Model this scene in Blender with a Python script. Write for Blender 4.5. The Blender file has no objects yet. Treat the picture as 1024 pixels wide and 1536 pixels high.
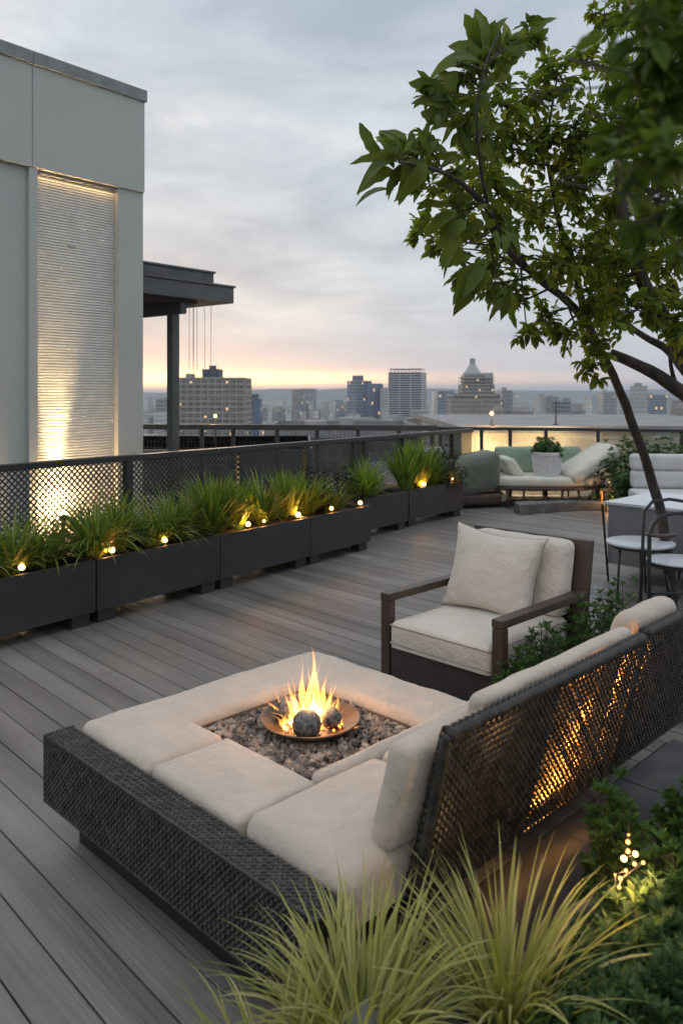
import bpy, bmesh, math, random
import numpy as np
from mathutils import Vector, Matrix, noise as mnoise
R = math.radians
random.seed(7)
C = bpy.context.scene.collection
SC = bpy.context.scene

# ------------------------------------------------------------------ camera
EYE, F = 1.8, 1190.0
cam = bpy.data.cameras.new('camera'); co = bpy.data.objects.new('camera', cam); C.objects.link(co)
co.location = (0, 0, EYE); co.rotation_euler = (R(90), 0, 0)
cam.sensor_fit = 'VERTICAL'; cam.sensor_height = 36; cam.lens = F/1536*36
cam.shift_y = -180/1536; cam.clip_start = .05; cam.clip_end = 20000
cam.dof.use_dof = True; cam.dof.focus_distance = 4.6; cam.dof.aperture_fstop = 3.2
SC.camera = co

# ------------------------------------------------------------------ world
SUN_AZ, SUN_EL = R(-14), R(3.0)          # azimuth from +Y, negative = left
w = bpy.data.worlds.new('World'); SC.world = w; w.use_nodes = True
nt = w.node_tree; nt.nodes.clear()
def N(t, ty, **k):
    n = t.nodes.new(ty)
    for a, b in k.items(): setattr(n, a, b)
    return n
def math_(t, op, a, b=None, c=None, clamp=False):
    n = N(t, 'ShaderNodeMath', operation=op, use_clamp=clamp)
    for i, x in enumerate((a, b, c)):
        if x is None: continue
        if isinstance(x, (int, float)): n.inputs[i].default_value = x
        else: t.links.new(x, n.inputs[i])
    return n.outputs[0]
def ramp(t, fac, stops, interp='EASE'):
    n = N(t, 'ShaderNodeValToRGB'); n.color_ramp.interpolation = interp
    e = n.color_ramp.elements
    while len(e) > 1: e.remove(e[-1])
    e[0].position = stops[0][0]; e[0].color = (*stops[0][1], 1)
    for p, c in stops[1:]:
        x = e.new(p); x.color = (*c, 1)
    t.links.new(fac, n.inputs[0]); return n.outputs[0]
def mixc(t, fac, a, b, bt='MIX'):
    n = N(t, 'ShaderNodeMix', data_type='RGBA', blend_type=bt)
    for s, x in ((0, fac), (6, a), (7, b)):
        if isinstance(x, (int, float)): n.inputs[s].default_value = x
        elif isinstance(x, tuple): n.inputs[s].default_value = (*x, 1) if len(x) == 3 else x
        else: t.links.new(x, n.inputs[s])
    return n.outputs[2]
def lin(r, g, b): return tuple(((c/255+.055)/1.055)**2.4 if c > 10 else c/255/12.92 for c in (r, g, b))
tc = N(nt, 'ShaderNodeTexCoord'); sp = N(nt, 'ShaderNodeSeparateXYZ'); nt.links.new(tc.outputs['Generated'], sp.inputs[0])
X, Y, Z = sp.outputs
zz = math_(nt, 'MAXIMUM', Z, 0.0)
el = ramp(nt, math_(nt, 'MULTIPLY', zz, 1.0), [(0, lin(160, 172, 188)), (.05, lin(176, 180, 190)), (.14, lin(181, 187, 193)), (.26, lin(186, 193, 201)), (.42, lin(176, 187, 202)), (.62, lin(228, 236, 248)), (1, lin(255, 255, 255))], 'LINEAR')
# overcast: the unseen zenith is the brightest part of the dome
zen = math_(nt, 'ADD', 1.0, math_(nt, 'MULTIPLY', math_(nt, 'SMOOTH_MAX', math_(nt, 'SUBTRACT', zz, .45), 0.0, .1), 1.1))
# cloud sheet seen from below: direction projected on a plane
den = math_(nt, 'ADD', zz, .30)
cv = N(nt, 'ShaderNodeCombineXYZ')
nt.links.new(math_(nt, 'DIVIDE', X, den), cv.inputs[0]); nt.links.new(math_(nt, 'DIVIDE', Y, den), cv.inputs[1])
def cloud(scale, off, detail, rough, dist):
    m = N(nt, 'ShaderNodeMapping'); m.inputs['Location'].default_value = off; m.inputs['Rotation'].default_value = (0, 0, .5)
    m.inputs['Scale'].default_value = (scale*.7, scale*1.1, 1); nt.links.new(cv.outputs[0], m.inputs[0])
    n = N(nt, 'ShaderNodeTexNoise'); n.inputs['Scale'].default_value = 1; n.inputs['Detail'].default_value = detail
    n.inputs['Roughness'].default_value = rough; n.inputs['Distortion'].default_value = dist
    nt.links.new(m.outputs[0], n.inputs['Vector']); return n.outputs[0]
c1 = ramp(nt, cloud(1.7, (3.1, 1.7, 0), 7, .52, .5), [(.32, lin(146, 156, 167)), (.5, lin(178, 185, 191)), (.68, lin(212, 211, 208))])
c2 = ramp(nt, cloud(4.6, (7.3, 4.2, 0), 6, .55, .7), [(.3, (.80, .82, .85)), (.7, (1.10, 1.09, 1.07))])
cl = mixc(nt, 1.0, c1, c2, 'MULTIPLY')
fade = ramp(nt, zz, [(0, (0, 0, 0)), (.03, (.15, .15, .15)), (.12, (.75, .75, .75)), (1, (.8, .8, .8))], 'LINEAR')
sky = mixc(nt, fade, el, cl)
# afterglow low on the left
az = math_(nt, 'ADD', math_(nt, 'MULTIPLY', X, math.sin(SUN_AZ)), math_(nt, 'MULTIPLY', Y, math.cos(SUN_AZ)))
azw = ramp(nt, az, [(0, (0, 0, 0)), (.80, (.03, .03, .03)), (.935, (.14, .14, .14)), (.972, (.50, .50, .50)), (1, (1, 1, 1))], 'LINEAR')
band = ramp(nt, zz, [(0, (.0, .0, .0)), (.004, (.12, .12, .12)), (.011, (1, 1, 1)), (.019, (.7, .7, .7)), (.029, (.14, .14, .14)), (.045, (.03, .03, .03)), (.07, (0, 0, 0))], 'LINEAR')
bf = mixc(nt, 1.0, azw, band, 'MULTIPLY')
sky = mixc(nt, bf, sky, (5.2, 2.75, 1.05))
sky = mixc(nt, 1.0, sky, N(nt, 'ShaderNodeCombineColor').outputs[0], 'ADD')
zc = N(nt, 'ShaderNodeCombineColor')
for i in range(3): nt.links.new(zen, zc.inputs[i])
sky = mixc(nt, 1.0, sky, zc.outputs[0], 'MULTIPLY')
gm = math_(nt, 'GREATER_THAN', Z, -.002)
sky = mixc(nt, gm, lin(110, 118, 128), sky)
ns = N(nt, 'ShaderNodeTexSky', sky_type='NISHITA', sun_disc=False, sun_elevation=SUN_EL, sun_rotation=SUN_AZ)
b1 = N(nt, 'ShaderNodeBackground'); b1.inputs[1].default_value = 1.36; nt.links.new(sky, b1.inputs[0])
b2 = N(nt, 'ShaderNodeBackground'); b2.inputs[1].default_value = .012; nt.links.new(ns.outputs[0], b2.inputs[0])
ad = N(nt, 'ShaderNodeAddShader'); nt.links.new(b1.outputs[0], ad.inputs[0]); nt.links.new(b2.outputs[0], ad.inputs[1])
wo = N(nt, 'ShaderNodeOutputWorld'); nt.links.new(ad.outputs[0], wo.inputs[0])
w.cycles.sampling_method = 'MANUAL'; w.cycles.sample_map_resolution = 512

sl = bpy.data.lights.new('sun', 'SUN'); sl.energy = .5; sl.angle = R(14); sl.color = (1, .74, .5)
so = bpy.data.objects.new('sun', sl); C.objects.link(so)
sd = Vector((math.sin(SUN_AZ)*math.cos(R(8)), math.cos(SUN_AZ)*math.cos(R(8)), math.sin(R(8))))
so.rotation_euler = sd.to_track_quat('Z', 'Y').to_euler()

SC.view_settings.view_transform = 'Standard'; SC.view_settings.look = 'None'
SC.view_settings.exposure = 0; SC.view_settings.gamma = 1
SC.render.engine = 'CYCLES'
cy = SC.cycles
cy.use_denoising = True; cy.max_bounces = 7; cy.diffuse_bounces = 3; cy.glossy_bounces = 3
cy.transmission_bounces = 4; cy.transparent_max_bounces = 12; cy.volume_bounces = 0
cy.sample_clamp_indirect = 4; cy.caustics_reflective = False; cy.caustics_refractive = False
cy.volume_max_steps = 64

# ------------------------------------------------------------------ helpers
def at(px, py, y):                                   # photo pixel at a depth
    return Vector(((px-512)/F*y, y, EYE-(py-588)/F*y))
def on(px, py, z=0):
    return at(px, py, F*(EYE-z)/(py-588))
class Frame:
    def __init__(s, o, d):
        s.o = Vector((o[0], o[1], 0)); d = Vector((d[0], d[1], 0)).normalized()
        s.u = d; s.v = Vector((-d.y, d.x, 0))
    def __call__(s, p): return s.o + s.u*p[0] + s.v*p[1] + Vector((0, 0, p[2]))
WL = {}
def tag(o, label, cat, group=None, kind=None):
    o['label'] = label; o['category'] = cat
    if group: o['group'] = group
    if kind: o['kind'] = kind
    return o
def thing(name, label, cat, loc=(0, 0, 0), group=None):
    o = bpy.data.objects.new(name, None); C.objects.link(o); o.location = loc; o.empty_display_size = .1
    WL[o.name] = Vector(loc); return tag(o, label, cat, group)
class MB:
    def __init__(s, fn=None): s.v = []; s.f = []; s.m = []; s.fn = fn
    def add(s, vs, fs, m=0):
        n = len(s.v)
        s.v += [tuple(s.fn(p)) for p in vs] if s.fn else [tuple(p) for p in vs]
        s.f += [tuple(i+n for i in f) for f in fs]; s.m += [m]*len(fs)
    def box(s, x0, x1, y0, y1, z0, z1, m=0, taper=0):
        t = taper
        s.add([(x0+t, y0+t, z0), (x1-t, y0+t, z0), (x1-t, y1-t, z0), (x0+t, y1-t, z0), (x0, y0, z1), (x1, y0, z1), (x1, y1, z1), (x0, y1, z1)],
              [(3, 2, 1, 0), (4, 5, 6, 7), (0, 1, 5, 4), (1, 2, 6, 5), (2, 3, 7, 6), (3, 0, 4, 7)], m)
    def tube(s, pts, rad, n=8, m=0, cap=True):
        pts = [Vector(p) for p in pts]; k = len(pts)
        if not hasattr(rad, '__len__'): rad = [rad]*k
        vs = []; ref = Vector((0, 0, 1))
        d0 = (pts[1]-pts[0]).normalized()
        if abs(d0.z) > .9: ref = Vector((1, 0, 0))
        a = d0.cross(ref).normalized()
        for i in range(k):
            d = (pts[min(i+1, k-1)]-pts[max(i-1, 0)])
            d = d.normalized() if d.length > 1e-9 else d0
            a = (a - d*a.dot(d)).normalized(); b = d.cross(a)
            for j in range(n):
                t = 2*math.pi*j/n; vs.append(pts[i]+(a*math.cos(t)+b*math.sin(t))*rad[i])
        fs = [(i*n+j, i*n+(j+1) % n, (i+1)*n+(j+1) % n, (i+1)*n+j) for i in range(k-1) for j in range(n)]
        if cap: fs += [tuple(range(n-1, -1, -1)), tuple((k-1)*n+j for j in range(n))]
        s.add(vs, fs, m)
    def lathe(s, c, prof, n=24, m=0, bend=None, cap=False):
        vs = []
        for r, z in prof:
            ox, oy = bend(z) if bend else (0, 0)
            for j in range(n):
                t = 2*math.pi*j/n; vs.append((c[0]+ox+r*math.cos(t), c[1]+oy+r*math.sin(t), c[2]+z))
        k = len(prof)
        fs = [(i*n+j, i*n+(j+1) % n, (i+1)*n+(j+1) % n, (i+1)*n+j) for i in range(k-1) for j in range(n)]
        if cap: fs += [tuple(range(n-1, -1, -1)), tuple((k-1)*n+j for j in range(n))]
        s.add(vs, fs, m)
    def prism(s, poly, z0, z1, m=0):
        k = len(poly)
        s.add([(p[0], p[1], z0) for p in poly]+[(p[0], p[1], z1) for p in poly],
              [tuple(range(k-1, -1, -1)), tuple(range(k, 2*k))]+[(i, (i+1) % k, k+(i+1) % k, k+i) for i in range(k)], m)
    def rounded(s, hx, hy, hz, r, xf, m=0, puff=0, n=7, lump=0, seed=0):
        def ticks(h):
            e = [-h+r*(1-math.cos(t*math.pi/8)) for t in range(5)]
            mid = [(-(h-r)+(2*(h-r))*i/n) for i in range(1, n)]
            return e+mid+[-x for x in e[::-1]]
        ax = [ticks(hx), ticks(hy), ticks(hz)]; h = (hx, hy, hz); idx = {}; vs = []; fs = []
        def vid(q):
            k = tuple(round(c, 5) for c in q)
            if k in idx: return idx[k]
            c = [max(-(h[i]-r), min(h[i]-r, q[i])) for i in range(3)]
            d = Vector([q[i]-c[i] for i in range(3)]); L = d.length
            p = Vector(c)+(d*(r/L) if L > 0 else d)
            g = max(0, 1-(p.x/hx)**2)*max(0, 1-(p.z/hz)**2)
            p.y *= 1+puff*g**.6
            if lump:
                q2 = p*7+Vector((seed*3.7, seed, 0)); p += Vector((0, 1, 0))*lump*mnoise.noise(q2)+Vector((0, 0, 1))*lump*.7*mnoise.noise(q2*1.3+Vector((5, 5, 5)))
            idx[k] = len(vs); vs.append(xf(p)); return idx[k]
        for a in range(3):
            b, c = (a+1) % 3, (a+2) % 3
            for sg in (-1, 1):
                for i in range(len(ax[b])-1):
                    for j in range(len(ax[c])-1):
                        qs = []
                        for (ii, jj) in ((i, j), (i+1, j), (i+1, j+1), (i, j+1)):
                            q = [0, 0, 0]; q[a] = sg*h[a]; q[b] = ax[b][ii]; q[c] = ax[c][jj]; qs.append(vid(q))
                        if sg < 0: qs.reverse()
                        if len(set(qs)) > 2: fs.append(tuple(dict.fromkeys(qs)))
        s.add(vs, fs, m)
    def build(s, name, mat, parent=None, smooth=False, bevel=0, origin=None, recalc=False, angle=None):
        V = np.array(s.v, dtype=float)
        if parent: o0 = WL[parent.name]
        elif origin is not None: o0 = Vector(origin)
        else: o0 = Vector(((V[:, 0].min()+V[:, 0].max())/2, (V[:, 1].min()+V[:, 1].max())/2, V[:, 2].min()))
        V = V-np.array(o0)
        me = bpy.data.meshes.new(name); me.from_pydata(V.tolist(), [], s.f)
        for x in (mat if isinstance(mat, (list, tuple)) else [mat]): me.materials.append(x)
        if max(s.m, default=0): me.polygons.foreach_set('material_index', s.m)
        if recalc:
            b = bmesh.new(); b.from_mesh(me); bmesh.ops.recalc_face_normals(b, faces=b.faces); b.to_mesh(me); b.free()
        if smooth: me.polygons.foreach_set('use_smooth', [True]*len(me.polygons))
        me.update()
        if smooth and angle: me.set_sharp_from_angle(angle=R(angle))
        o = bpy.data.objects.new(name, me); C.objects.link(o)
        if parent: o.parent = parent; WL[o.name] = o0
        else: o.location = o0; WL[o.name] = o0
        if bevel:
            bv = o.modifiers.new('bevel', 'BEVEL'); bv.width = bevel; bv.segments = 2; bv.limit_method = 'ANGLE'; bv.angle_limit = R(40)
        return o
    # batches of small leaves, 2 triangles each with a fold
    def leaves(s, P, D, U, L, W, m=0, fold=.25):
        P, D, U = (np.asarray(a, float) for a in (P, D, U)); L = np.asarray(L, float)[:, None]; W = np.asarray(W, float)[:, None]
        D /= np.linalg.norm(D, axis=1)[:, None]+1e-9
        S = np.cross(D, U); S /= np.linalg.norm(S, axis=1)[:, None]+1e-9
        Nn = np.cross(S, D)
        v = np.stack([P, P+D*L*.26+S*W*.42+Nn*W*fold*.8, P+D*L*.66+S*W*.44+Nn*W*fold*.7, P+D*L-Nn*L*.12, P+D*L*.66-S*W*.44+Nn*W*fold*.7, P+D*L*.26-S*W*.42+Nn*W*fold*.8], 1).reshape(-1, 3)
        n0 = len(s.v); n = len(P)
        s.v += v.tolist()
        for i in range(n):
            b = n0+6*i; s.f.append((b, b+1, b+2, b+3)); s.f.append((b, b+3, b+4, b+5))
        s.m += [m]*(2*n)
    def blade(s, p, az, th0, th1, L, wd, seg=6, fold=0, m=0, twist=0):
        a = Vector((math.cos(az), math.sin(az), 0)); sd = Vector((-a.y, a.x, 0)); p = Vector(p); vs = []; fs = []
        st = L/seg; k = 3 if fold else 2
        for i in range(seg+1):
            t = i/seg; th = th0+(th1-th0)*t**1.3
            ww = wd*(.55+.45*min(1, t*5))*(1-t**2.2)+.0004
            d = a*math.sin(th)+Vector((0, 0, math.cos(th))); nn = a*math.cos(th)-Vector((0, 0, math.sin(th)))
            s2 = sd*math.cos(twist*t)+nn*math.sin(twist*t)
            vs += [p-s2*ww/2] + ([p-nn*ww*fold] if fold else []) + [p+s2*ww/2]
            p = p+d*st
        for i in range(seg):
            for j in range(k-1): fs.append((i*k+j, i*k+j+1, (i+1)*k+j+1, (i+1)*k+j))
        s.add(vs, fs, m)
def copy_tree(o, parent=None):
    c = o.copy(); C.objects.link(c)
    if parent: c.parent = parent
    for ch in [x for x in bpy.data.objects if x.parent == o]: copy_tree(ch, c)
    return c
def rot(yaw): 
    c, s_ = math.cos(yaw), math.sin(yaw)
    return lambda x, y: (c*x-s_*y, s_*x+c*y)

# ------------------------------------------------------------------ materials
def newmat(name):
    m = bpy.data.materials.new(name); m.use_nodes = True; t = m.node_tree; t.nodes.clear()
    return m, t, N(t, 'ShaderNodeOutputMaterial')
def noise(t, scale, detail=4, rough=.55, vec=None, stretch=None, coord='Object', rotz=0):
    if vec is None:
        tc = N(t, 'ShaderNodeTexCoord'); vec = tc.outputs[coord]
    if stretch:
        mp = N(t, 'ShaderNodeMapping'); mp.vector_type = 'POINT'
        rt = N(t, 'ShaderNodeVectorRotate', rotation_type='Z_AXIS'); rt.inputs['Angle'].default_value = rotz
        t.links.new(vec, rt.inputs['Vector']); t.links.new(rt.outputs[0], mp.inputs[0]); mp.inputs['Scale'].default_value = stretch; vec = mp.outputs[0]
    n = N(t, 'ShaderNodeTexNoise'); n.inputs['Scale'].default_value = scale; n.inputs['Detail'].default_value = detail
    n.inputs['Roughness'].default_value = rough; t.links.new(vec, n.inputs['Vector']); return n.outputs[0]
def pbr(name, col, col2=None, rough=.6, metal=0, nscale=6, bump=None, island=0, stretch=None, rotz=0, spec=.5, sheen=0, rvar=0, bumpd=.02, big=0):
    m, t, out = newmat(name); p = N(t, 'ShaderNodeBsdfPrincipled'); t.links.new(p.outputs[0], out.inputs[0])
    p.inputs['Roughness'].default_value = rough; p.inputs['Metallic'].default_value = metal; p.inputs['Specular IOR Level'].default_value = spec
    if sheen: p.inputs['Sheen Weight'].default_value = sheen
    col2 = col2 or tuple(c*.72 for c in col)
    nf = noise(t, nscale, stretch=stretch, rotz=rotz)
    c = ramp(t, nf, [(.3, col2), (.7, col)])
    if island:
        g = N(t, 'ShaderNodeNewGeometry'); k = math_(t, 'ADD', 1-island, math_(t, 'MULTIPLY', g.outputs['Random Per Island'], 2*island))
        cc = N(t, 'ShaderNodeCombineColor'); [t.links.new(k, cc.inputs[i]) for i in range(3)]
        c = mixc(t, 1.0, c, cc.outputs[0], 'MULTIPLY')
    if big:
        k = math_(t, 'ADD', 1-big, math_(t, 'MULTIPLY', noise(t, 1.1, 6, .6), 2*big)); cc = N(t, 'ShaderNodeCombineColor'); [t.links.new(k, cc.inputs[i]) for i in range(3)]
        c = mixc(t, 1.0, c, cc.outputs[0], 'MULTIPLY')
    t.links.new(c, p.inputs['Base Color'])
    if rvar:
        rr = noise(t, nscale*.6, 3); t.links.new(math_(t, 'ADD', rough-rvar/2, math_(t, 'MULTIPLY', rr, rvar)), p.inputs['Roughness'])
    if bump:
        hs = None
        for sc_, st_ in bump:
            h = math_(t, 'MULTIPLY', noise(t, sc_, 3, stretch=stretch, rotz=rotz), st_)
            hs = h if hs is None else math_(t, 'ADD', hs, h)
        b = N(t, 'ShaderNodeBump'); b.inputs['Distance'].default_value = bumpd; t.links.new(hs, b.inputs['Height']); t.links.new(b.outputs[0], p.inputs['Normal'])
    return m
def leafmat(name, c1, c2, c3=None, rough=.52, trans=.35):
    m, t, out = newmat(name); g = N(t, 'ShaderNodeNewGeometry')
    c = ramp(t, g.outputs['Random Per Island'], [(0, c1), (.75, c2), (1, c3 or c2)], 'LINEAR')
    c = mixc(t, .35, c, ramp(t, noise(t, 3, 2), [(.35, tuple(x*.6 for x in c1)), (.65, c2)]))
    p = N(t, 'ShaderNodeBsdfPrincipled'); p.inputs['Roughness'].default_value = rough; p.inputs['Specular IOR Level'].default_value = .22; t.links.new(c, p.inputs['Base Color'])
    tr = N(t, 'ShaderNodeBsdfTranslucent'); t.links.new(mixc(t, 1.0, c, (1.5, 1.45, .7), 'MULTIPLY'), tr.inputs[0])
    mx = N(t, 'ShaderNodeMixShader'); mx.inputs[0].default_value = trans
    t.links.new(p.outputs[0], mx.inputs[1]); t.links.new(tr.outputs[0], mx.inputs[2]); t.links.new(mx.outputs[0], out.inputs[0]); return m
def emit(name, col, st):
    m, t, out = newmat(name); e = N(t, 'ShaderNodeEmission'); e.inputs[0].default_value = (*col, 1); e.inputs[1].default_value = st
    t.links.new(e.outputs[0], out.inputs[0]); return m
def volemit(name, col, st):
    m, t, out = newmat(name); e = N(t, 'ShaderNodeEmission'); e.inputs[0].default_value = (*col, 1); e.inputs[1].default_value = st
    t.links.new(e.outputs[0], out.inputs['Volume']); return m
def glassmat(name, tint=(.8, .85, .87), gl=.12, rough=.02):
    m, t, out = newmat(name); a = N(t, 'ShaderNodeBsdfTransparent'); a.inputs[0].default_value = (*tint, 1)
    g = N(t, 'ShaderNodeBsdfGlossy'); g.inputs['Roughness'].default_value = rough
    fr = N(t, 'ShaderNodeFresnel'); fr.inputs[0].default_value = 1.45
    mx = N(t, 'ShaderNodeMixShader'); t.links.new(math_(t, 'ADD', fr.outputs[0], gl, clamp=True), mx.inputs[0])
    t.links.new(a.outputs[0], mx.inputs[1]); t.links.new(g.outputs[0], mx.inputs[2]); t.links.new(mx.outputs[0], out.inputs[0]); return m
def citymat(name, wall, win, sx=3.2, sz=3.4, mortar=.32, rvar=.25, gloss=.25):
    m, t, out = newmat(name); tcn = N(t, 'ShaderNodeTexCoord'); s_ = N(t, 'ShaderNodeSeparateXYZ'); t.links.new(tcn.outputs['Object'], s_.inputs[0])
    cv = N(t, 'ShaderNodeCombineXYZ'); t.links.new(math_(t, 'ADD', s_.outputs[0], s_.outputs[1]), cv.inputs[0]); t.links.new(s_.outputs[2], cv.inputs[1])
    b = N(t, 'ShaderNodeTexBrick'); b.offset = 0; b.squash = 1; b.inputs['Scale'].default_value = 1
    b.inputs['Brick Width'].default_value = sx; b.inputs['Row Height'].default_value = sz; b.inputs['Mortar Size'].default_value = mortar*sx; b.inputs['Mortar Smooth'].default_value = .05
    b.inputs['Color1'].default_value = (*win, 1); b.inputs['Color2'].default_value = (*(min(1, x*2.6) for x in win), 1); b.inputs['Mortar'].default_value = (*wall, 1)
    t.links.new(cv.outputs[0], b.inputs[0])
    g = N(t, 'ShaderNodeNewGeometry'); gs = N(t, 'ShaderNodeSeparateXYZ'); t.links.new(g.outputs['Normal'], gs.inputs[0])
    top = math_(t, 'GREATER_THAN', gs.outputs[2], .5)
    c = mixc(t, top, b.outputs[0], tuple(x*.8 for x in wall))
    oi = N(t, 'ShaderNodeObjectInfo'); k = math_(t, 'ADD', 1-rvar, math_(t, 'MULTIPLY', oi.outputs['Random'], 2*rvar)); cc = N(t, 'ShaderNodeCombineColor'); [t.links.new(k, cc.inputs[i]) for i in range(3)]
    c = mixc(t, 1.0, c, cc.outputs[0], 'MULTIPLY')
    c = mixc(t, .35, c, ramp(t, noise(t, .08, 4), [(.35, tuple(x*.6 for x in wall)), (.65, tuple(min(1, x*1.2) for x in wall))]))
    p = N(t, 'ShaderNodeBsdfPrincipled'); p.inputs['Roughness'].default_value = .5; t.links.new(c, p.inputs['Base Color']); t.links.new(p.outputs[0], out.inputs[0])
    sn = N(t, 'ShaderNodeVectorMath', operation='SNAP'); t.links.new(cv.outputs[0], sn.inputs[0]); sn.inputs[1].default_value = (sx, sz, 1)
    wn = N(t, 'ShaderNodeTexWhiteNoise', noise_dimensions='4D'); t.links.new(sn.outputs[0], wn.inputs['Vector']); t.links.new(oi.outputs['Random'], wn.inputs['W'])
    lit = math_(t, 'MULTIPLY', math_(t, 'GREATER_THAN', wn.outputs[0], .965), math_(t, 'MULTIPLY', math_(t, 'SUBTRACT', 1.0, b.outputs['Fac']), math_(t, 'SUBTRACT', 1.0, top)))
    p.inputs['Emission Color'].default_value = (1, .62, .28, 1); t.links.new(math_(t, 'MULTIPLY', lit, 1.1), p.inputs['Emission Strength'])
    return m

BY = math.atan2(1124, 1190)                       # boards run up-left
M = {}
M['deck'] = pbr('grey_deck_boards', (.215, .197, .182), (.120, .110, .102), rough=.44, nscale=5, stretch=(1, .06, 1), rotz=-BY, island=.22, bump=[(60, 1), (14, .8)], bumpd=.004, spec=.5, big=.45, rvar=.2)
M['joist'] = pbr('dark_void', (.012, .012, .012), rough=.9)
M['paver'] = pbr('slate_paver', (.075, .078, .085), (.045, .047, .052), rough=.5, nscale=4, island=.18, bump=[(9, 1), (60, .3)], bumpd=.006)
M['metal'] = pbr('charcoal_metal', (.030, .031, .034), (.022, .022, .025), rough=.42, nscale=3, rvar=.15)
M['planter'] = pbr('charcoal_planter', (.036, .034, .034), (.027, .026, .026), rough=.55, nscale=5, rvar=.3, bump=[(120, .3)], bumpd=.002, big=.4)
M['wicker'] = pbr('black_wicker', (.050, .044, .039), (.016, .014, .012), rough=.32, nscale=25, island=.4, spec=.42)
M['wicker_panel'] = pbr('wicker_backing', (.012, .011, .010), rough=.8)
M['fabric'] = pbr('beige_cushion_fabric', (.54, .455, .385), (.485, .41, .35), rough=.92, nscale=5, bump=[(5, 1.6), (16, .6), (260, .12)], bumpd=.018, sheen=.25, spec=.2)
M['fabric_lt'] = pbr('cream_chair_fabric', (.63, .565, .50), (.59, .53, .465), rough=.92, nscale=6, bump=[(8, 1.2), (28, .5), (260, .1)], bumpd=.016, sheen=.25, spec=.2)
M['piping'] = pbr('piping_cord', (.42, .36, .31), rough=.9)
M['brown'] = pbr('brown_frame', (.066, .041, .031), (.042, .027, .021), rough=.42, nscale=6, stretch=(1, 1, .2), rvar=.15)
M['apron'] = pbr('brown_leather_apron', (.060, .044, .036), (.042, .031, .026), rough=.5, nscale=8, bump=[(90, .4)], bumpd=.003)
M['base'] = pbr('black_plinth', (.012, .012, .013), rough=.5)
M['stone'] = pbr('lava_gravel', (.36, .27, .215), (.07, .053, .045), rough=.5, nscale=14, island=.6, bump=[(60, 1)], bumpd=.006)
M['pitwall'] = pbr('fire_pit_lining', (.20, .14, .105), (.12, .085, .065), rough=.85, nscale=10)
M['copper'] = pbr('aged_copper_bowl', (.24, .15, .095), (.10, .07, .05), rough=.45, metal=.6, nscale=12, rvar=.2)
M['ball'] = pbr('speckled_ceramic_ball', (.22, .20, .18), (.03, .028, .026), rough=.45, nscale=60, bump=[(70, .5)], bumpd=.004)
M['panel'] = pbr('pale_wall_panel', (.46, .468, .448), (.43, .44, .42), rough=.55, nscale=1.2, spec=.3)
M['coping'] = pbr('grey_coping', (.24, .255, .26), rough=.45)
M['rib'] = pbr('white_ribbed_slats', (.68, .67, .63), (.62, .61, .58), rough=.5, nscale=8)
M['joint'] = pbr('dark_joint', (.05, .05, .05), rough=.8)
M['canopy'] = pbr('grey_canopy_metal', (.10, .105, .105), (.07, .075, .075), rough=.4, nscale=3, rvar=.2)
M['soffit'] = pbr('brown_soffit', (.075, .055, .045), rough=.6)
M['roofing'] = pbr('dark_roofing', (.055, .057, .06), (.035, .036, .038), rough=.75, nscale=2)
M['glass'] = glassmat('railing_glass')
M['cream'] = pbr('cream_render', (.55, .50, .42), (.46, .42, .36), rough=.8, nscale=2, bump=[(30, .5)], bumpd=.01)
M['concrete'] = pbr('pale_concrete', (.25, .25, .25), (.19, .19, .19), rough=.75, nscale=1.5)
M['sage'] = pbr('sage_fabric', (.27, .34, .255), (.21, .275, .205), rough=.9, nscale=5, bump=[(12, 1), (150, .2)], bumpd=.015, sheen=.3)
M['oat'] = pbr('oat_fabric', (.62, .60, .51), (.54, .52, .45), rough=.9, nscale=5, bump=[(12, 1), (150, .2)], bumpd=.015, sheen=.3)
M['olive'] = pbr('olive_grey_fabric', (.115, .13, .10), (.085, .10, .075), rough=.9, nscale=3, bump=[(10, 1)], bumpd=.02, sheen=.3)
M['white'] = pbr('white_fabric', (.52, .52, .52), (.45, .45, .46), rough=.85, nscale=5, bump=[(10, 1), (160, .2)], bumpd=.015)
M['basket'] = pbr('white_woven_basket', (.80, .80, .80), (.65, .65, .67), rough=.7, nscale=30, island=.1)
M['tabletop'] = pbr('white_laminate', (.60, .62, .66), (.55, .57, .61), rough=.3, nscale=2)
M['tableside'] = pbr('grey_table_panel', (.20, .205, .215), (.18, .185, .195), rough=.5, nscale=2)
M['wood'] = pbr('warm_timber', (.40, .22, .10), (.26, .14, .06), rough=.55, nscale=8)
M['soil'] = pbr('bark_mulch', (.045, .032, .024), (.015, .011, .009), rough=.95, nscale=30, bump=[(40, 1)], bumpd=.03)
M['bark'] = pbr('tree_bark', (.075, .058, .045), (.030, .023, .018), rough=.8, nscale=14, stretch=(1, 1, .25), bump=[(30, 1)], bumpd=.012)
M['slab'] = pbr('grey_stone_edging', (.15, .145, .14), (.08, .08, .078), rough=.7, nscale=6, bump=[(30, 1)], bumpd=.006)
M['wire'] = pbr('steel_wire', (.45, .46, .47), rough=.35, metal=.6)
M['leaf_tree'] = leafmat('tree_leaf', (.085, .13, .022), (.20, .26, .045), (.38, .33, .06), trans=.5)
M['leaf_big'] = leafmat('large_glossy_leaf', (.060, .095, .016), (.140, .185, .030), rough=.42, trans=.35)
M['leaf_near'] = leafmat('near_leaf', (.07, .12, .02), (.15, .22, .035), (.12, .16, .02), trans=.3)
M['leaf_shrub'] = leafmat('shrub_leaf', (.04, .085, .036), (.10, .175, .065), (.15, .22, .08), trans=.25)
M['leaf_shrub2'] = leafmat('bright_shrub_leaf', (.04, .09, .025), (.085, .17, .04), trans=.3)
M['leaf_dark'] = leafmat('dark_foliage', (.018, .034, .014), (.040, .068, .026), trans=.2)
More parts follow.
